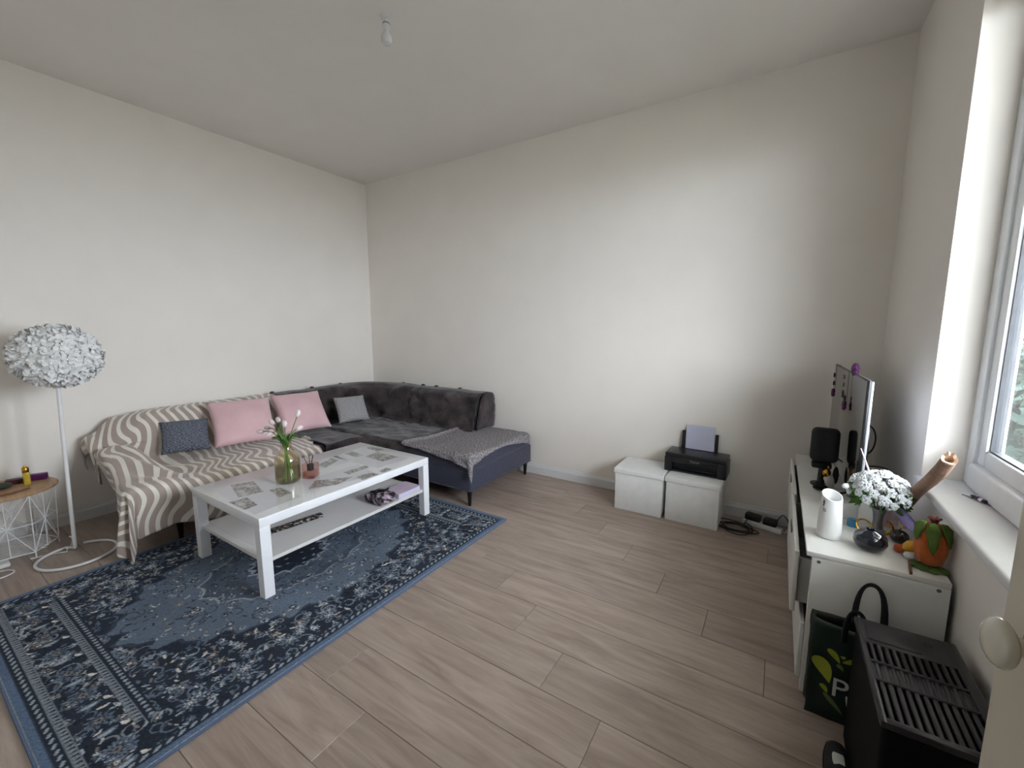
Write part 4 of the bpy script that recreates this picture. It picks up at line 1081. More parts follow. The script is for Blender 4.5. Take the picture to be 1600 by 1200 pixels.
# power strip, adapters and cables by the back wall
ps = thing('power_strip', 'white power strip on the floor by the baseboard', 'power strip', (-0.02, 3.46, 0))
obj('body', MB().rbox(-0.13, 0.13, -0.026, 0.026, 0, 0.036, 0.008, 2).xf(Matrix.Translation((-0.015, 3.455, 0)) @ Matrix.Rotation(-0.25, 4, 'Z')), 'cord_white', ps)
obj('cord', MB().tube(cat([(0.105, 3.425, 0.018), (0.135, 3.44, 0.01), (0.14, 3.50, 0.006), (0.19, 3.53, 0.006), (0.30, 3.54, 0.006)]), 0.0045, 8), 'cord_white', ps)
for k, (x, y, a, L) in enumerate(((-0.075, 3.485, -0.25, 0.050), (0.035, 3.455, -0.25, 0.042))):
    tag(obj('adapter', MB().rbox(-L, L, -0.030, 0.030, 0.0, 0.045, 0.005, 2).xf(Matrix.Translation((x, y, 0.0365)) @ Matrix.Rotation(a, 4, 'Z')), 'adapter_black'), ('wide' if k == 0 else 'narrow') + ' black power adapter plugged into the white power strip', 'adapter', 'adapters on the power strip')
cb = []
for i in range(150):
    t = i / 149; a = t * 2 * PI * 5.2
    r1 = 0.11 + 0.02 * math.sin(a * 0.37); r2 = 0.075 + 0.02 * math.sin(a * 0.61 + 1)
    cb.append((-0.185 + 0.03 * math.sin(a * 0.23) + r1 * math.cos(a), 3.33 + 0.015 * math.sin(a * 0.41) + r2 * math.sin(a), 0.005 + 0.025 * t * abs(math.sin(a * 0.5)) + 0.004 * t))
cb += [(-0.13, 3.40, 0.02), (-0.11, 3.45, 0.05), (-0.10, 3.478, 0.083)]
tag(obj('cable_coil', MB().tube(cb, 0.0035, 6), 'cable_black'), 'tangled coil of black cable on the floor beside the storage box', 'cable')
tag(obj('power_cable', MB().tube(cat([(0.07, 3.447, 0.075), (0.095, 3.49, 0.10), (0.11, 3.53, 0.10), (0.135, 3.55, 0.07), (0.16, 3.555, 0.03), (0.22, 3.55, 0.005), (0.3, 3.545, 0.005)]), 0.0035, 6), 'cable_black'), 'black cable running from the power strip behind the white bench', 'cable')

# ------------------------------------------------------------------ TV bench
CX0, CX1, CY0, CY1, CZ = 0.165, 0.552, 1.912, 3.42, 0.60
TVB = thing('tv_bench', 'long white TV bench under the window', 'cabinet', ((CX0 + CX1) / 2, (CY0 + CY1) / 2, 0))
obj('top_panel', MB().rbox(CX0 - 0.018, CX1, CY0 + 0.0005, CY1, CZ - 0.02, CZ, 0.0025, 2), 'cab_white', TVB)
for y0, y1 in ((CY0, CY0 + 0.018), (CY1 - 0.018, CY1)):
    sp_ = obj('side_panel', MB().rbox(CX0, CX1, y0, y1, 0, CZ - 0.0205, 0.002, 1), 'cab_white', TVB)
    if y0 == CY0:
        for x, z in ((CX0 + 0.022, CZ - 0.035), (CX1 - 0.03, CZ - 0.035), (CX0 + 0.022, 0.03), (CX1 - 0.03, 0.03)):
            obj('screw_cap', MB().lathe([(0.0001, 0), (0.0065, 0), (0.006, 0.0015), (0.0001, 0.0018)], 14).xf(Matrix.Translation((x, y0, z)) @ Matrix.Rotation(PI / 2, 4, 'X')), 'screw_cap', sp_)
obj('back_panel', MB().box(CX1 - 0.010, CX1 - 0.004, CY0 + 0.018, CY1 - 0.018, 0.02, CZ - 0.021), 'cab_inside', TVB, smooth=False)
obj('bottom_panel', MB().box(CX0 + 0.01, CX1 - 0.012, CY0 + 0.019, CY1 - 0.019, 0.05, 0.068), 'cab_white', TVB, smooth=False)
obj('plinth', MB().box(CX0 + 0.02, CX0 + 0.036, CY0 + 0.019, CY1 - 0.019, 0.0, 0.049), 'cab_white', TVB, smooth=False)
ym = (CY0 + CY1) / 2
obj('divider', MB().box(CX0 + 0.005, CX1 - 0.012, ym - 0.009, ym + 0.009, 0.069, CZ - 0.021), 'cab_white', TVB, smooth=False)
# drawer fronts pulled a little open above, doors below
for k, (ya, yb, pull) in enumerate(((CY0 + 0.004, ym - 0.003, 0.036), (ym + 0.003, CY1 - 0.004, 0.026))):
    xf_ = CX0 - pull
    dr = obj('drawer_front', MB().rbox(xf_ - 0.018, xf_, ya + 0.05 * (k == 0), yb, 0.30, CZ - 0.035, 0.005, 2), 'cab_white', TVB)
    obj('drawer_box', MB().box(xf_, CX1 - 0.02, ya + 0.07, ya + 0.082, 0.34, CZ - 0.07).box(xf_, CX1 - 0.02, yb - 0.04, yb - 0.028, 0.34, CZ - 0.07).box(xf_, CX1 - 0.02, ya + 0.082, yb - 0.04, 0.34, 0.346), 'cab_inside', dr, smooth=False)
    obj('handle_slot', MB().rbox(xf_ - 0.024, xf_ - 0.017, (ya + yb) / 2 - 0.06, (ya + yb) / 2 + 0.06, CZ - 0.075, CZ - 0.055, 0.003, 1), 'screw_cap', dr)
    do = obj('door', MB().rbox(CX0 - 0.018, CX0 - 0.001, ya, yb, 0.055, 0.292, 0.003, 1), 'cab_white', TVB)
    obj('knob', MB().lathe([(0.006, 0), (0.006, 0.010), (0.011, 0.014), (0.011, 0.02), (0.0001, 0.022)], 12).xf(Matrix.Translation((CX0 - 0.018, yb - 0.05 if k == 0 else ya + 0.05, 0.25)) @ Matrix.Rotation(-PI / 2, 4, 'Y')), 'screw_cap', do)

# ------------------------------------------------------------------ television
FA, NA = Vector((0.322, 3.47, 0)), Vector((0.345, 2.42, 0))      # far and near ends of the screen
dT = NA - FA; LT = dT.length; aT = math.atan2(dT.y, dT.x)
TVT = thing('television', 'large flat screen television standing on the white bench', 'television', (FA.x, FA.y, CZ), aT)
# local x along the screen (far -> near); local +y points to the window, -y to the room? pick sign below
nrm = Vector((-math.sin(aT), math.cos(aT), 0)); sg = 1 if nrm.x > 0 else -1       # +1: local +y is towards the window
zb_, zt_ = 0.035, 0.628
def ybox(x0, x1, a, b, z0, z1, r=0.003): 
    lo, hi = sorted((a * sg, b * sg)); return MB().rbox(x0, x1, lo, hi, z0, z1, r, 2)
obj('panel', ybox(0, LT, 0.0, 0.012, zb_, zt_), 'tv_bezel', TVT, local=True)
obj('screen', ybox(0.006, LT - 0.006, -0.0015, 0.001, zb_ + 0.014, zt_ - 0.006, 0.0005), 'black_gloss', TVT, local=True)
obj('rear_shell', ybox(0.002, LT - 0.002, 0.012, 0.024, zb_ + 0.004, zt_ - 0.004, 0.005), 'tv_back', TVT, local=True)
obj('rear_housing', ybox(0.16, LT - 0.16, 0.023, 0.06, zb_ + 0.01, zt_ - 0.24, 0.015), 'tv_bezel', TVT, local=True)
for x in (0.2, LT - 0.2):
    obj('foot', MB().tube([(x, -0.07 * sg, 0.006), (x, 0.015 * sg, zb_ + 0.01), (x, 0.11 * sg, 0.006)], 0.006, 8), 'tv_bezel', TVT, local=True)
tag(obj('tv_cable', MB().tube(cat([(0.40, 2.95, 0.92), (0.45, 2.93, 0.93), (0.472, 2.91, 0.88), (0.464, 2.92, 0.80), (0.42, 2.95, 0.74)]), 0.004, 8), 'cable_black'), 'black cable curving out behind the television', 'cable')
lp = [(0.42 + 0.0, 2.78, 0.70)]
for i in range(14):
    a = -2.6 + 4.9 * i / 13; lp.append((0.485 + 0.055 * math.cos(a) * 1.0, 2.86, 0.708 + 0.022 * math.sin(a)))
lp.append((0.42, 2.80, 0.69))
tag(obj('antenna_cable', MB().tube(lp, 0.0035, 8), 'cable_black'), 'looped black cable low behind the television', 'cable')
# purple flower garland hanging over the top of the screen
GA = thing('flower_garland', 'string of small purple flowers hanging over the television', 'garland', (0.35, 2.9, CZ + zt_))
def scr(t, z, off=-0.012):          # a point just in front of the screen
    p = FA.lerp(NA, t); return Vector((p.x - nrm.x * sg * 0 + nrm.x * sg * off, p.y + nrm.y * sg * off, z))
ztop = CZ + zt_
def fleur(p, r, mat, par):
    mb = MB()
    for k in range(5):
        a = k * 2 * PI / 5; mb.ell((p.x, p.y + r * 0.7 * math.cos(a), p.z + r * 0.7 * math.sin(a)), (r * 0.45, r * 0.55, r * 0.55), 8, 6)
    obj('flower', mb, mat, par)
for t, zs in ((0.16, (0.06, 0.11, 0.17)), (0.60, (0.14, 0.18))):
    obj('thread', MB().tube([scr(t, ztop + 0.004, 0.01), scr(t, ztop + 0.004), scr(t + 0.01, ztop - max(zs))], 0.0012, 5), 'thread', GA)
    for i, z_ in enumerate(zs): fleur(scr(t + 0.006 * i, ztop - z_, -0.02), 0.012 + 0.010 * (i == len(zs) - 1), 'purple_flower' if i == len(zs) - 1 else 'purple_dark', GA)
fleur(scr(0.66, ztop + 0.018, 0.004), 0.030, 'purple_flower', GA); fleur(scr(0.60, ztop + 0.016, 0.004), 0.020, 'purple_flower', GA)

# ------------------------------------------------------------------ clutter on the bench
SPY = 2.80; s0 = aty(1268, 700, SPY); s1 = aty(1318, 700, SPY); szb = aty(1293, 722, SPY).z; szt = aty(1293, 669, SPY).z
SP = thing('speaker', 'black rounded-square speaker on a stand before the television', 'speaker', ((s0.x + s1.x) / 2 - 0.012, SPY, CZ))
hw2 = (s1.x - s0.x) / 2 - 0.006; 
obj('body', MB().rbox(-hw2, hw2, -0.035, 0.035, szb - CZ, szt - CZ, 0.028, 5), 'speaker_cloth', SP, local=True)
obj('stand', MB().lathe([(0.05, 0), (0.05, 0.008), (0.02, 0.014), (0.016, szb - CZ + 0.02)], 18), 'black_plastic', SP, local=True)
obj('plate', MB().rbox(-hw2 * 0.8, hw2 * 0.6, -0.03, 0.03, szb - CZ - 0.035, szb - CZ - 0.003, 0.008, 2), 'black_matte', SP, local=True)
f_ = at(1304, 762, CZ)
FG = thing('figurine', 'small black and gold winged figurine beside the white flowers', 'figurine', (f_.x - 0.03, f_.y, CZ))
obj('body', MB().lathe([(0.024, 0), (0.030, 0.01), (0.026, 0.04), (0.018, 0.065), (0.0001, 0.07)], 16), 'egg_white', FG, local=True)
obj('torso', MB().ell((-0.012, -0.006, 0.078), (0.020, 0.018, 0.026), 14, 8), 'gold', FG, local=True)
obj('head', MB().ell((-0.006, -0.006, 0.112), (0.011, 0.012, 0.015), 12, 8), 'gold', FG, local=True)
for s in (-1, 1):
    obj('wing', MB().ell((0.030 if s > 0 else -0.034, 0.012, 0.065), (0.014, 0.012, 0.050), 12, 8), 'black_matte', FG, local=True)
p_ = at(1281, 765, CZ); pc = MB()
for k in range(5):
    r = 0.034 * (1 - k * 0.17)
    for j in range(9):
        a = j * 2 * PI / 9 + k * 0.35; pc.ell((p_.x + r * math.cos(a) * 0.62, p_.y + r * math.sin(a) * 0.62, CZ + 0.010 + k * 0.013), (r * 0.42, r * 0.42, 0.006), 6, 4)
pc.ell((p_.x, p_.y, CZ + 0.034), (0.017, 0.017, 0.034), 10, 8)
tag(obj('pine_cone', pc, 'black_matte'), 'black pine cone standing on the white bench', 'pine cone')
# card block by the figurine
p_ = at(1325, 778, CZ); tag(obj('card_box', MB().rbox(-0.032, 0.032, -0.018, 0.018, 0, 0.07, 0.003, 1).xf(Matrix.Translation((0.318, 2.36, CZ)) @ Matrix.Rotation(0.35, 4, 'Z')), 'egg_white'), 'small cream card box behind the white slanted vase', 'box')
# white slanted vase with black script
v_ = at(1294, 838, CZ)
WV = thing('slanted_vase', 'tall white ceramic vase with a slanted mouth and black script', 'vase', (v_.x, v_.y, CZ))
wm = MB(); n_ = 32; prof = [(0.0001, 0.0), (0.040, 0.0), (0.0455, 0.006), (0.0455, 0.03), (0.043, 0.10), (0.039, 0.17), (0.0375, 0.21)]
prof += [(0.0345, 0.21), (0.036, 0.17), (0.040, 0.10), (0.042, 0.03), (0.0001, 0.012)]
prof = [(r_ * 0.93, z_ * 0.93) for r_, z_ in prof]; wm.lathe(prof, n_, close=False)
wm.v = [(x, y, z - (0.032 * ((x * 0.35 - y * 0.95) / 0.038 * 0.5 + 0.5) if z > 0.17 else 0.016 * max(0, (z - 0.10) / 0.07) * ((x * 0.35 - y * 0.95) / 0.038 * 0.5 + 0.5))) for x, y, z in wm.v]
obj('body', wm, 'ceramic_white', WV, local=True, angle=60)
def script(pts, r): 
    out = []
    for a_, z in pts:
        an = math.radians(a_); rad = 0.0420 - 0.006 * (z / 0.2); out.append((rad * math.cos(an), rad * math.sin(an), z))
    return MB().tube(out, r, 5)
obj('script', script([(222, 0.165), (219, 0.150), (224, 0.138), (228, 0.150), (224, 0.160), (219, 0.135)], 0.0009).add([], []), 'ink_black', WV, local=True)
obj('script', script([(224, 0.130), (228, 0.120), (234, 0.126), (240, 0.120), (231, 0.114), (222, 0.118)], 0.0009), 'ink_black', WV, local=True)
# glossy dark bowl vase
b_ = at(1358, 858, CZ)
BV = thing('round_vase', 'glossy dark blue-black round vase on the near end of the bench', 'vase', (b_.x, b_.y, CZ))
obj('body', MB().lathe([(0.0001, 0.0), (0.030, 0.0), (0.046, 0.012), (0.054, 0.034), (0.050, 0.056), (0.036, 0.072), (0.020, 0.078), (0.017, 0.083), (0.014, 0.078), (0.030, 0.066), (0.044, 0.05), (0.048, 0.034), (0.0001, 0.008)], 32, close=False), 'navy_glaze', BV, local=True, angle=70)
# fruit ornaments
def orn(name, label, cat, px, py, r, mat, parts=None, squash=1.0, rot=None):
    p = at(px, py, CZ); T = thing(name, label, cat, (p.x, p.y, CZ)); 
    mb = MB().ell((0, 0, 0), (r[0], r[1], r[2]), 18, 12)
    if rot is not None: mb.xf(rot)
    zmin = min(v[2] for v in mb.v); mb.v = [(x, y, z - zmin) for x, y, z in mb.v]
    obj('body', mb, mat, T, local=True)
    return T, max(v[2] for v in mb.v)
T, h = orn('apple_ornament', 'dark red-black apple ornament with a gold stem', 'ornament', 1404, 848, (0.031, 0.031, 0.027), 'red_apple_black')
obj('stem', MB().tube([(0, 0, h - 0.006), (0.002, 0, h + 0.012), (0.006, 0.002, h + 0.022)], 0.003, 6), 'gold', T, local=True); obj('leaf', MB().ell((0.010, -0.002, h + 0.014), (0.010, 0.005, 0.003), 8, 6), 'gold', T, local=True)
T, h = orn('orange_ornament', 'small orange-red fruit ornament beside the yellow one', 'ornament', 1404, 862, (0.017, 0.017, 0.016), 'orange_fruit')
obj('stem', MB().tube([(0, 0, h - 0.003), (0, 0, h + 0.004)], 0.002, 6), 'leaf_dark', T, local=True)
T, h = orn('egg_ornament', 'white egg ornament lying under the yellow fruit', 'ornament', 1421, 874, (0.019, 0.015, 0.014), 'egg_white')
obj('hanger', MB().tube([(0.017, 0, 0.014), (0.024, 0, 0.016)], 0.002, 6), 'thread', T, local=True)
yf = at(1421, 868, CZ)
T = thing('lemon_ornament', 'yellow lemon ornament resting on the white egg', 'ornament', (yf.x + 0.004, yf.y + 0.012, CZ + 0.014))
obj('body', MB().lathe([(0.0001, -0.032), (0.006, -0.028), (0.016, -0.018), (0.022, 0.0), (0.017, 0.016), (0.008, 0.027), (0.0001, 0.031)], 18, close=False).xf(Matrix.Translation((0, 0, 0.019)) @ Matrix.Rotation(0.5, 4, 'Z') @ Matrix.Rotation(1.25, 4, 'Y')), 'yellow_fruit', T, local=True)
obj('stem', MB().tube([(0.026, 0.014, 0.026), (0.030, 0.017, 0.028)], 0.0025, 6), 'felt_green', T, local=True)
# felt pumpkin
PX, PY = 0.514, 2.015
PK = thing('pumpkin', 'orange felt pumpkin with green leaves and a maroon stalk', 'pumpkin', (PX, PY, CZ))
pk = MB(); prof = [(0.0001, 0.012), (0.025, 0.012), (0.040, 0.022), (0.050, 0.055), (0.053, 0.09), (0.050, 0.125), (0.038, 0.152), (0.02, 0.166), (0.0001, 0.165)]
prof = [(r_ * 0.88, z_) for r_, z_ in prof]; pk.lathe(prof, 40, close=False)
pk.v = [(x * (1 + 0.05 * math.cos(8 * math.atan2(y, x))), y * (1 + 0.05 * math.cos(8 * math.atan2(y, x))), z) for x, y, z in pk.v]
obj('body', pk, 'felt_orange', PK, local=True, angle=180)
def felt_leaf(path, wd, mat):
    P = np.zeros((5, len(path), 3)); path = [Vector(p) for p in path]
    for j, c in enumerate(path):
        t = j / (len(path) - 1); tn = (path[min(j + 1, len(path) - 1)] - path[max(j - 1, 0)]).normalized()
        sd = tn.cross(Vector((c.x, c.y, 0.02)).normalized()).normalized(); w_ = wd * math.sin(PI * (0.06 + 0.90 * t)) * (1 + 0.35 * (j % 2))
        for i in range(5): P[i, j] = c + sd * w_ * (i / 2 - 1)
    o = obj('leaf', MB().grid(P), mat, PK, local=True, recalc=False); add_solid(o, 0.003, 0)
for a_, l_ in ((-1.9, 0.075), (-2.9, 0.05), (-0.9, 0.055)):
    path = []
    for j in range(7):
        t = j / 6; ph_ = 0.25 + t * l_ / 0.05; z = 0.168 - 0.10 * t * t * (l_ / 0.07); rr = 0.010 + 0.042 * math.sin(min(1.5, 0.3 + 1.25 * t)); path.append((rr * math.cos(a_ + 0.2 * t), rr * math.sin(a_ + 0.2 * t), z + 0.004))
    felt_leaf(path, 0.017, 'felt_green')
for a_ in (-2.7, -2.1, -1.5, -0.9):
    felt_leaf([(0.02 * math.cos(a_), 0.02 * math.sin(a_), 0.012), (0.034 * math.cos(a_), 0.034 * math.sin(a_), 0.012), (0.046 * math.cos(a_), 0.046 * math.sin(a_), 0.010), (0.055 * math.cos(a_), 0.055 * math.sin(a_), 0.007), (0.062 * math.cos(a_), 0.062 * math.sin(a_), 0.004)], 0.018, 'felt_green')
for k in range(6):
    a_ = k * PI / 3; obj('stalk', MB().tube([(0, 0, 0.162), (0.010 * math.cos(a_), 0.010 * math.sin(a_), 0.182), (0.019 * math.cos(a_), 0.019 * math.sin(a_), 0.186)], [0.006, 0.005, 0.003], 6), 'felt_maroon', PK, local=True)
# photo frame strip under the pumpkin
tag(obj('wooden_strip', MB().rbox(-0.004, 0.004, -0.055, 0.055, 0, 0.010, 0.002, 1).xf(Matrix.Translation((0.455, 1.965, CZ)) @ Matrix.Rotation(-0.15, 4, 'Z')), 'walnut_strip'), 'thin brown wooden strip lying beside the orange pumpkin', 'strip')
# bouquet of white artificial flowers in a silver vase
q_ = at(1371, 832, CZ); QX, QY = q_.x, q_.y + 0.02
SV = thing('silver_vase', 'slim silver vase holding the white flowers', 'vase', (QX, QY, CZ))
obj('body', MB().lathe([(0.0001, 0), (0.028, 0), (0.030, 0.004), (0.020, 0.012), (0.016, 0.04), (0.019, 0.075), (0.026, 0.10), (0.022, 0.10), (0.016, 0.076), (0.0001, 0.03)], 24, close=False), 'silver', SV, local=True)
BQ = thing('flower_bouquet', 'dense bouquet of white artificial flowers with green leaves', 'flowers', (QX, QY, CZ + 0.08))
BC = Vector((QX - 0.006, QY, CZ + 0.165)); fp = MB()
for ring_, (n_, r0, r1, zz) in enumerate(((6, 0.014, 0.011, 0.010), (6, 0.010, 0.009, 0.014), (5, 0.006, 0.006, 0.017))):
    for k in range(n_):
        a = 2 * PI * k / n_ + ring_ * 0.5
        t = MB().ell((0, 0, 0), (r1 * 0.9, r1 * 0.8, 0.0035), 8, 6).xf(Matrix.Translation((r0 * math.cos(a), r0 * math.sin(a), zz)) @ Matrix.Rotation(a, 4, 'Z') @ Matrix.Rotation(-0.5 - 0.35 * ring_, 4, 'Y'))
        fp.add(t.v, t.f)
fproto = None; cnt = 0; NF = 46
for i in range(NF):
    z = 1 - 1.25 * (i + 0.5) / NF; ph_ = i * 2.39996; r = math.sqrt(max(0, 1 - z * z))
    d = Vector((r * math.cos(ph_), r * math.sin(ph_), z)); p = BC + Vector((d.x * 0.086, d.y * 0.080, d.z * 0.084)) * (1 + 0.10 * nz(i * 1.7, 0, 0, 1))
    if p.x > XR - 0.03: continue
    q = d.to_track_quat('Z', 'Y').to_euler()
    if fproto is None: fproto = obj('flower', fp, 'petal_white', BQ, local=True, angle=180); o = fproto
    else: o = copyo(fproto, BQ)
    o.location = p - Vector((QX, QY, CZ + 0.08)); o.rotation_euler = q; s_ = 0.85 + 0.4 * random.random(); o.scale = (s_, s_, s_)
    if i % 3 == 0:
        co = obj('flower_centre', MB().ell((0, 0, 0), (0.004, 0.004, 0.004), 8, 6), 'petal_core', BQ, local=True); co.location = o.location + d * 0.018
p = vpx(1320, 748); bl = BC + Vector((-0.118, -0.035, 0.02))
o = obj('bud', MB().ell(tuple(bl), (0.013, 0.013, 0.012), 12, 8), 'petal_white', BQ); obj('bud_stem', MB().tube([bl, BC + Vector((-0.04, 0, -0.02))], 0.0018, 6), 'stem_green', BQ)
lf = MB().grid(np.array([[[w_ * 0.011 * math.sin(PI * (0.08 + 0.9 * t)), 0.004 * abs(w_), 0.055 * t] for t in np.linspace(0, 1, 6)] for w_ in (-1, 0, 1)]))
lproto = None
for i in range(40):
    ph_ = i * 2.39996; z = 0.45 - 1.0 * (i / 40); r = math.sqrt(1 - z * z); d = Vector((r * math.cos(ph_), r * math.sin(ph_), z))
    p = BC + Vector((d.x * 0.062, d.y * 0.055, d.z * 0.06))
    if p.x + d.x * 0.055 > XR - 0.015: continue
    if lproto is None: lproto = obj('leaf', lf, 'leaf_green', BQ, local=True, recalc=False, angle=180); add_solid(lproto, 0.001, 0); o = lproto
    else:
        o = copyo(lproto, BQ)
    o.location = p - Vector((QX, QY, CZ + 0.08)); o.rotation_euler = (d + Vector((0, 0, -0.15))).to_track_quat('Z', 'X').to_euler()
for i in range(7):
    a = i * 0.9; obj('stem', MB().tube([(QX, QY, CZ + 0.06), (QX + 0.02 * math.cos(a), QY + 0.02 * math.sin(a), CZ + 0.115), BC + Vector((0.05 * math.cos(a), 0.05 * math.sin(a), 0.01))], 0.002, 6), 'leaf_dark', BQ)
fs0 = BC + Vector((-0.03, 0.0, 0.06)); fs1 = vpx(1345, 700); fs1 = CAMP + (fs1 - CAMP).normalized() * ((BC - CAMP).length + 0.0)
fs1 = aty(1345, 700, QY + 0.02)
tag(obj('feather_wand', MB().tube([fs0 + (fs0 - fs1) * 0.6, fs0, fs1], [0.003, 0.005, 0.0015], 8), 'card_pink'), 'thin pale feather wand rising out of the white flowers', 'wand')
# gold rings, cards and small things round the bouquet
def torus(c, R, r, rot, a0=0, a1=2 * PI, n=28):
    pts = [Matrix.Translation(c) @ rot @ Vector((R * math.cos(a0 + (a1 - a0) * i / n), R * math.sin(a0 + (a1 - a0) * i / n), 0)) for i in range(n + 1)]
    return MB().tube(pts[:-1] if a1 - a0 > 6.2 else pts, r, 8, a1 - a0 > 6.2)
g1 = at(1349, 832, CZ)
tag(obj('gold_bangle', torus((g1.x, g1.y, CZ + 0.030), 0.028, 0.0035, Matrix.Rotation(0.9, 4, 'X') @ Matrix.Rotation(0.3, 4, 'Y')), 'gold'), 'gold ring ornament leaning beside the silver vase', 'ornament', 'gold ring ornaments')
tag(obj('gold_crescent', torus((QX + 0.012, QY - 0.045, CZ + 0.036), 0.028, 0.006, Matrix.Rotation(PI / 2, 4, 'X'), -1.5, 1.3), 'gold'), 'thick gold crescent ornament standing before the silver vase', 'ornament', 'gold ring ornaments')
c1 = at(1391, 832, CZ)
tag(obj('greeting_card', MB().box(-0.034, 0.034, -0.001, 0.001, 0, 0.072).xf(Matrix.Translation((c1.x, c1.y + 0.05, CZ)) @ Matrix.Rotation(0.15, 4, 'Z') @ Matrix.Rotation(-0.2, 4, 'X')), 'card_pink', smooth=False), 'pale pink greeting card standing behind the dark apple', 'card')
c1 = at(1331, 822, CZ)
tag(obj('blue_jar', MB().lathe([(0.0001, 0), (0.017, 0), (0.019, 0.004), (0.019, 0.028), (0.014, 0.034), (0.0001, 0.036)], 18, (c1.x, c1.y, CZ), close=False), 'blue_item'), 'small blue jar between the white vase and the gold ring', 'jar')
c1 = at(1338, 838, CZ)
tag(obj('dark_tray', MB().rbox(-0.045, 0.045, -0.035, 0.035, 0, 0.008, 0.003, 1).xf(Matrix.Translation((c1.x - 0.005, c1.y + 0.06, CZ)) @ Matrix.Rotation(0.3, 4, 'Z')), 'black_plastic'), 'flat dark tray under the blue jar', 'tray') if False else None
# lilac bottle leaning towards the pumpkin
l0, l1 = aty(1397, 790, 2.30), aty(1433, 832, 2.16)
l1.z = max(l1.z, CZ + 0.022)
dl2 = (l1 - l0)
tag(obj('lilac_bottle', MB().tube([l0 + dl2 * t for t in (0, 0.05, 0.2, 0.5, 0.8, 0.95, 1.0)], [0.004, 0.012, 0.018, 0.020, 0.019, 0.012, 0.004], 16), 'lilac'), 'lilac slender bottle leaning under the white flowers', 'bottle')
# hollow driftwood branch leaning on the sill
e0, e1 = Vector((0.500, 2.47, CZ + 0.02)), Vector((0.530, 2.03, 0.995))
BR = thing('driftwood_branch', 'thick hollow driftwood branch leaning across the window sill', 'branch', tuple(e0))
pts = [e0.lerp(e1, t) + Vector((0.004 * math.sin(t * 9), 0, 0.006 * math.sin(t * 7))) for t in np.linspace(0, 1, 12)]
bk_ = MB().tube(pts, [0.026, 0.025, 0.024, 0.023, 0.023, 0.022, 0.022, 0.021, 0.022, 0.023, 0.022, 0.021], 14)
bk_.f = bk_.f[:-1]
obj('bark', bk_, 'driftwood', BR)
axb = (pts[-1] - pts[-2]).normalized(); qb = axb.to_track_quat('Z', 'Y').to_matrix().to_4x4(); brk = MB(); o_ = 0; n_ = 14
for k in range(n_):
    a = 2 * PI * k / n_; j = 0.010 * rng.random() + (0.012 if k in (2, 3, 4) else 0)
    brk.v += [(0.021 * math.cos(a), 0.021 * math.sin(a), 0), (0.022 * math.cos(a), 0.022 * math.sin(a), 0.004 + j), (0.013 * math.cos(a), 0.013 * math.sin(a), 0.002 + j * 0.6), (0.011 * math.cos(a), 0.011 * math.sin(a), -0.05)]
for k in range(n_):
    l = (k + 1) % n_
    for m_ in range(3): brk.f.append((k * 4 + m_, l * 4 + m_, l * 4 + m_ + 1, k * 4 + m_ + 1))
brk.f.append(tuple(k * 4 + 3 for k in range(n_)))
brk.xf(Matrix.Translation(pts[-1]) @ qb); obj('broken_end', brk, 'wood_raw', BR)
# flower sprig on the sill
sf = at(1528, 783, WZ0); SG = thing('flower_sprig', 'tiny purple flower sprig lying on the window sill', 'sprig', (sf.x, sf.y, WZ0))
obj('stem', MB().tube([(sf.x - 0.03, sf.y + 0.05, WZ0 + 0.003), (sf.x, sf.y, WZ0 + 0.006), (sf.x + 0.03, sf.y - 0.07, WZ0 + 0.003)], 0.0014, 6), 'thread', SG)
for i, (dx, dy, m_) in enumerate(((-0.008, 0.02, 'leaf_dark'), (0.0, 0.006, 'purple_flower'), (0.004, -0.01, 'petal_white'), (0.01, -0.022, 'purple_dark'))):
    obj('petal', MB().ell((sf.x + dx, sf.y + dy, WZ0 + 0.009), (0.009, 0.011, 0.007), 8, 6), m_, SG)

# ------------------------------------------------------------------ shopping bag and black appliance at the end of the bench
BGX0, BGX1, BGY0, BGY1, BGH = 0.178, 0.455, 1.815, 1.895, 0.385
BAG = thing('shopping_bag', 'dark green shopping bag with lime leaf prints and black handles', 'bag', ((BGX0 + BGX1) / 2, 1.86, 0))
N, Mm = 24, 16
def bag_side(yf, sgn, mat, nm):
    P = np.zeros((N, Mm, 3))
    for i in range(N):
        for j in range(Mm):
            a, t = i / (N - 1), j / (Mm - 1)
            x = BGX0 + (BGX1 - BGX0) * a + 0.006 * nz(a, t, sgn, 5); bul = math.sin(PI * a) * math.sin(PI * (0.1 + 0.8 * t))
            y = yf + sgn * (0.012 * bul + 0.008 * nz(a, t, 3 + sgn, 4)) - sgn * 0.020 * t
            z = 0.004 + BGH * t * (1 - 0.05 * math.sin(PI * a) * (sgn < 0))
            P[i, j] = (x, min(y, 1.905), z)
    o = obj(nm, MB().grid(P), mat, BAG, recalc=False, angle=180); add_solid(o, 0.0015, 0); return P
PFm = bag_side(BGY0, -1, 'bag_green', 'front_panel'); PBk = bag_side(BGY1, 1, 'bag_dark', 'rear_panel')
for e in (0, -1):
    Q = np.zeros((4, Mm, 3))
    for j in range(Mm):
        for i in range(4): Q[i, j] = PFm[e, j] * (1 - i / 3) + PBk[e, j] * (i / 3) + np.array([(0.012 if e == 0 else -0.012) * math.sin(PI * i / 3), 0, 0])
    o = obj('gusset', MB().grid(Q), 'bag_dark', BAG, recalc=False, angle=180); add_solid(o, 0.0015, 0)
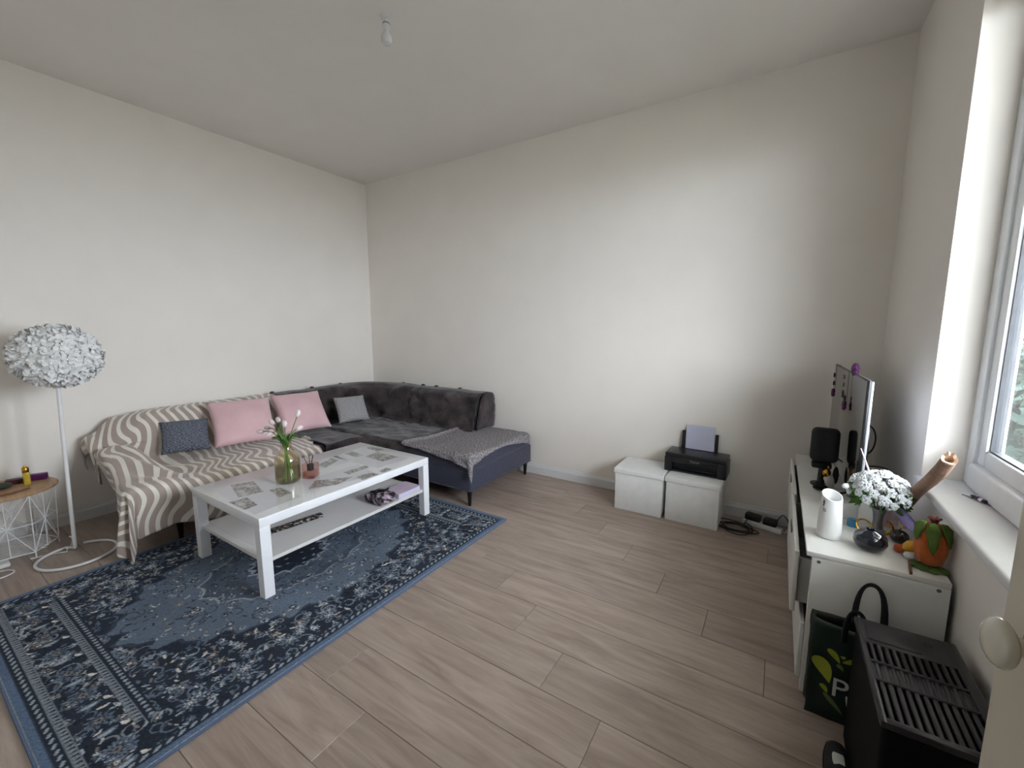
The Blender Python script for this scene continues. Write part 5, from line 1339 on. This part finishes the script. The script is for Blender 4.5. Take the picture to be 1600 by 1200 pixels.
def strap(x0, x1, y, top, lean_):
    P = np.zeros((18, 2, 3))
    for i in range(18):
        t = i / 17; a = PI * t; x = (x0 + x1) / 2 - math.cos(a) * (x1 - x0) / 2; z = BGH - 0.05 + (top - BGH + 0.05) * max(0, math.sin(a)) ** 0.6
        yy = y + lean_ * math.sin(a)
        xc = (x0 + x1) / 2; k_ = 1 - 0.020 / ((x1 - x0) / 2) * (0.35 + 0.65 * abs(math.cos(a)))
        P[i, 0] = (x, yy - 0.004, z); P[i, 1] = (xc + (x - xc) * max(0.5, k_), yy + 0.006, z - 0.018 * max(0, math.sin(a)))
    o = obj('handle', MB().grid(P), 'strap_navy', BAG, recalc=False, angle=180); add_solid(o, 0.003, 0)
strap(0.295, 0.40, 1.886, 0.545, 0.005); strap(0.262, 0.335, 1.80, 0.475, 0.0)
yd = BGY0 - 0.020
def decal(pts, mat, nm='leaf_print'):
    def fy(x, z):
        a = min(max((x - BGX0) / (BGX1 - BGX0), 0), 1); t = min(max(z / BGH, 0), 1)
        i = a * (N - 1); j = t * (Mm - 1); i0, j0 = min(int(i), N - 2), min(int(j), Mm - 2); f, g_ = i - i0, j - j0
        return (PFm[i0, j0, 1] * (1 - f) * (1 - g_) + PFm[i0 + 1, j0, 1] * f * (1 - g_) + PFm[i0, j0 + 1, 1] * (1 - f) * g_ + PFm[i0 + 1, j0 + 1, 1] * f * g_) - 0.0022
    cx_ = sum(p[0] for p in pts) / len(pts); cz_ = sum(p[1] for p in pts) / len(pts); mb = MB(); n = len(pts)
    V = [(cx_, fy(cx_, cz_), cz_)] + [((cx_ + p[0]) / 2, fy((cx_ + p[0]) / 2, (cz_ + p[1]) / 2), (cz_ + p[1]) / 2) for p in pts] + [(p[0], fy(*p), p[1]) for p in pts]
    F = [(0, 1 + k, 1 + (k + 1) % n) for k in range(n)] + [(1 + k, 1 + n + k, 1 + n + (k + 1) % n, 1 + (k + 1) % n) for k in range(n)]
    obj(nm, mb.add(V, F), mat, BAG, recalc=False, smooth=False)
def drop(cx_, cz_, L, wd, ang, mat):
    pts = []
    for k in range(18):
        a = 2 * PI * k / 18; r_ = 1 - 0.0; x = math.cos(a) * L; z = math.sin(a) * wd * (0.5 + 0.5 * math.cos(a * 1.0)) ** 0.55
        x += 0; z += 0.25 * wd * (x / L) ** 2
        pts.append((cx_ + x * math.cos(ang) - z * math.sin(ang), cz_ + x * math.sin(ang) + z * math.cos(ang)))
    decal(pts, mat)
def bagp(px, py): p = aty(px, py, BGY0 - 0.02); return p.x, p.z
for px, py, L, wd, ang, mat in ((1289, 1052, 0.048, 0.034, 2.1, 'bag_lime'), (1306, 1032, 0.028, 0.016, 2.3, 'bag_lime'), (1289, 1081, 0.018, 0.013, 2.2, 'bag_lime'), (1303, 1105, 0.045, 0.012, 2.35, 'bag_olive'), (1318, 1034, 0.008, 0.008, 0, 'bag_lime'), (1327, 1042, 0.02, 0.012, 0.5, 'bag_lime'), (1315, 1050, 0.014, 0.010, 2.4, 'bag_olive'), (1327, 1115, 0.055, 0.008, 1.75, 'bag_white')):
    x, z = bagp(px, py); drop(x, z, L, wd, ang, mat)
x, z = bagp(1311, 1076)
tm = text_mesh('P', 0.105, 0.0002); tm.xf(Matrix.Translation((x, BGY0 - 0.026, z)) @ Matrix.Rotation(PI / 2, 4, 'X')); obj('lettering', tm, 'bag_white', BAG, smooth=False)
# black slotted appliance
AX0, AX1, AY0, AY1, AZ = 0.286, 0.538, 1.305, 1.775, 0.468
AP = thing('slotted_appliance', 'black plastic appliance with a ribbed slotted top beside the bag', 'appliance', ((AX0 + AX1) / 2, (AY0 + AY1) / 2, 0))
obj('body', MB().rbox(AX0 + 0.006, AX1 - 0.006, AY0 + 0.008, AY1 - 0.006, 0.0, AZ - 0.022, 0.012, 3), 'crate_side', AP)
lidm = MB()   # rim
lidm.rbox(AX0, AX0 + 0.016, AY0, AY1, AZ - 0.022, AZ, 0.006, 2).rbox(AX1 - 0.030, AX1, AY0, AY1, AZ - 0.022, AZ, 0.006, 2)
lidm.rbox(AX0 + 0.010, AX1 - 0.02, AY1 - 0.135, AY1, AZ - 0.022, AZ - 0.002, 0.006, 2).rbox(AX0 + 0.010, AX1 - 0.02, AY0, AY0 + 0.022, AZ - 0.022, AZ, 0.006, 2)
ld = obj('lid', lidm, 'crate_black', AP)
for yc in (AY0 + 0.165, AY0 + 0.245): obj('cross_bar', MB().rbox(AX0 + 0.012, AX1 - 0.025, yc - 0.005, yc + 0.005, AZ - 0.016, AZ + 0.001, 0.003, 1), 'crate_black', ld)
nr = 11
for k in range(nr):
    x = AX0 + 0.018 + (AX1 - AX0 - 0.050) * (k + 0.5) / nr
    obj('rib', MB().rbox(x - 0.0062, x + 0.0062, AY0 + 0.018, AY1 - 0.130, AZ - 0.018, AZ - 0.003, 0.003, 1), 'crate_black', ld)
obj('middle_plate', MB().rbox(AX0 + 0.012, AX1 - 0.025, AY0 + 0.168, AY0 + 0.242, AZ - 0.014, AZ - 0.006, 0.002, 1), 'crate_black', ld)
obj('vent_hole', MB().lathe([(0.0001, AZ - 0.0025), (0.010, AZ - 0.0018), (0.012, AZ - 0.003)], 14, (AX1 - 0.075, AY1 - 0.055, 0), close=False), 'black_matte', ld)
obj('raised_panel', MB().rbox(AX0 + 0.022, AX1 - 0.10, AY1 - 0.118, AY1 - 0.012, AZ - 0.01, AZ + 0.002, 0.004, 2), 'crate_black', ld)
# black shoe below it
p_ = at(1308, 1172, 0.03)
SH = thing('shoe', 'black shoe with a white strap on the floor beside the appliance', 'shoe', (p_.x, p_.y - 0.08, 0))
so = MB(); K = 14; P = np.zeros((20, K, 3))
for i in range(20):
    t = i / 19; y = 0.12 - 0.24 * t; wdt = 0.040 * (math.sin(PI * min(0.98, 0.08 + 0.9 * t)) ** 0.45); hh = 0.030 + 0.035 * smooth(0.25, 0.7, t)
    for k in range(K):
        a = PI * k / (K - 1); P[i, k] = (wdt * math.cos(a), y, 0.008 + hh * max(0, math.sin(a)) ** 0.8 * (0.35 if t < 0.02 or t > 0.98 else 1))
so.grid(P); obj('upper', so, 'black_matte', SH, local=True, recalc=False, angle=180)
sol = MB(); ptsl = [(0.043 * (math.sin(PI * min(0.98, 0.08 + 0.9 * t)) ** 0.45), 0.123 - 0.246 * t) for t in np.linspace(0, 1, 16)]
sol.prism(ptsl + [(-x, y) for x, y in ptsl[::-1]], 2, 0.0, 0.012); obj('sole', sol, 'black_plastic', SH, local=True)
obj('strap', MB().rbox(-0.020, 0.012, -0.02, 0.035, 0.042, 0.062, 0.006, 2), 'bag_white', SH, local=True)

# ------------------------------------------------------------------ ceiling bulb
cl_ = at(603, 26, ZC)
CB = thing('ceiling_bulb', 'bare white bulb in a holder hanging from the ceiling', 'lamp', (cl_.x, cl_.y, ZC))
obj('rosette', MB().lathe([(0.0001, 0), (0.032, 0), (0.030, -0.012), (0.012, -0.02), (0.0001, -0.02)], 24, (cl_.x, cl_.y, ZC), close=False), 'trim_white', CB)
obj('holder', MB().lathe([(0.0001, -0.02), (0.012, -0.02), (0.019, -0.03), (0.019, -0.06), (0.016, -0.07), (0.0001, -0.07)], 20, (cl_.x, cl_.y, ZC), close=False), 'trim_white', CB)
obj('collar', MB().lathe([(0.0195, -0.034), (0.021, -0.036), (0.021, -0.040), (0.0195, -0.042)], 20, (cl_.x, cl_.y, ZC), close=False), 'logo_grey', CB)
obj('bulb', MB().lathe([(0.013, -0.07), (0.018, -0.082), (0.030, -0.105), (0.031, -0.122), (0.024, -0.138), (0.0001, -0.145)], 20, (cl_.x, cl_.y, ZC), close=False), 'bulb_glass', CB)
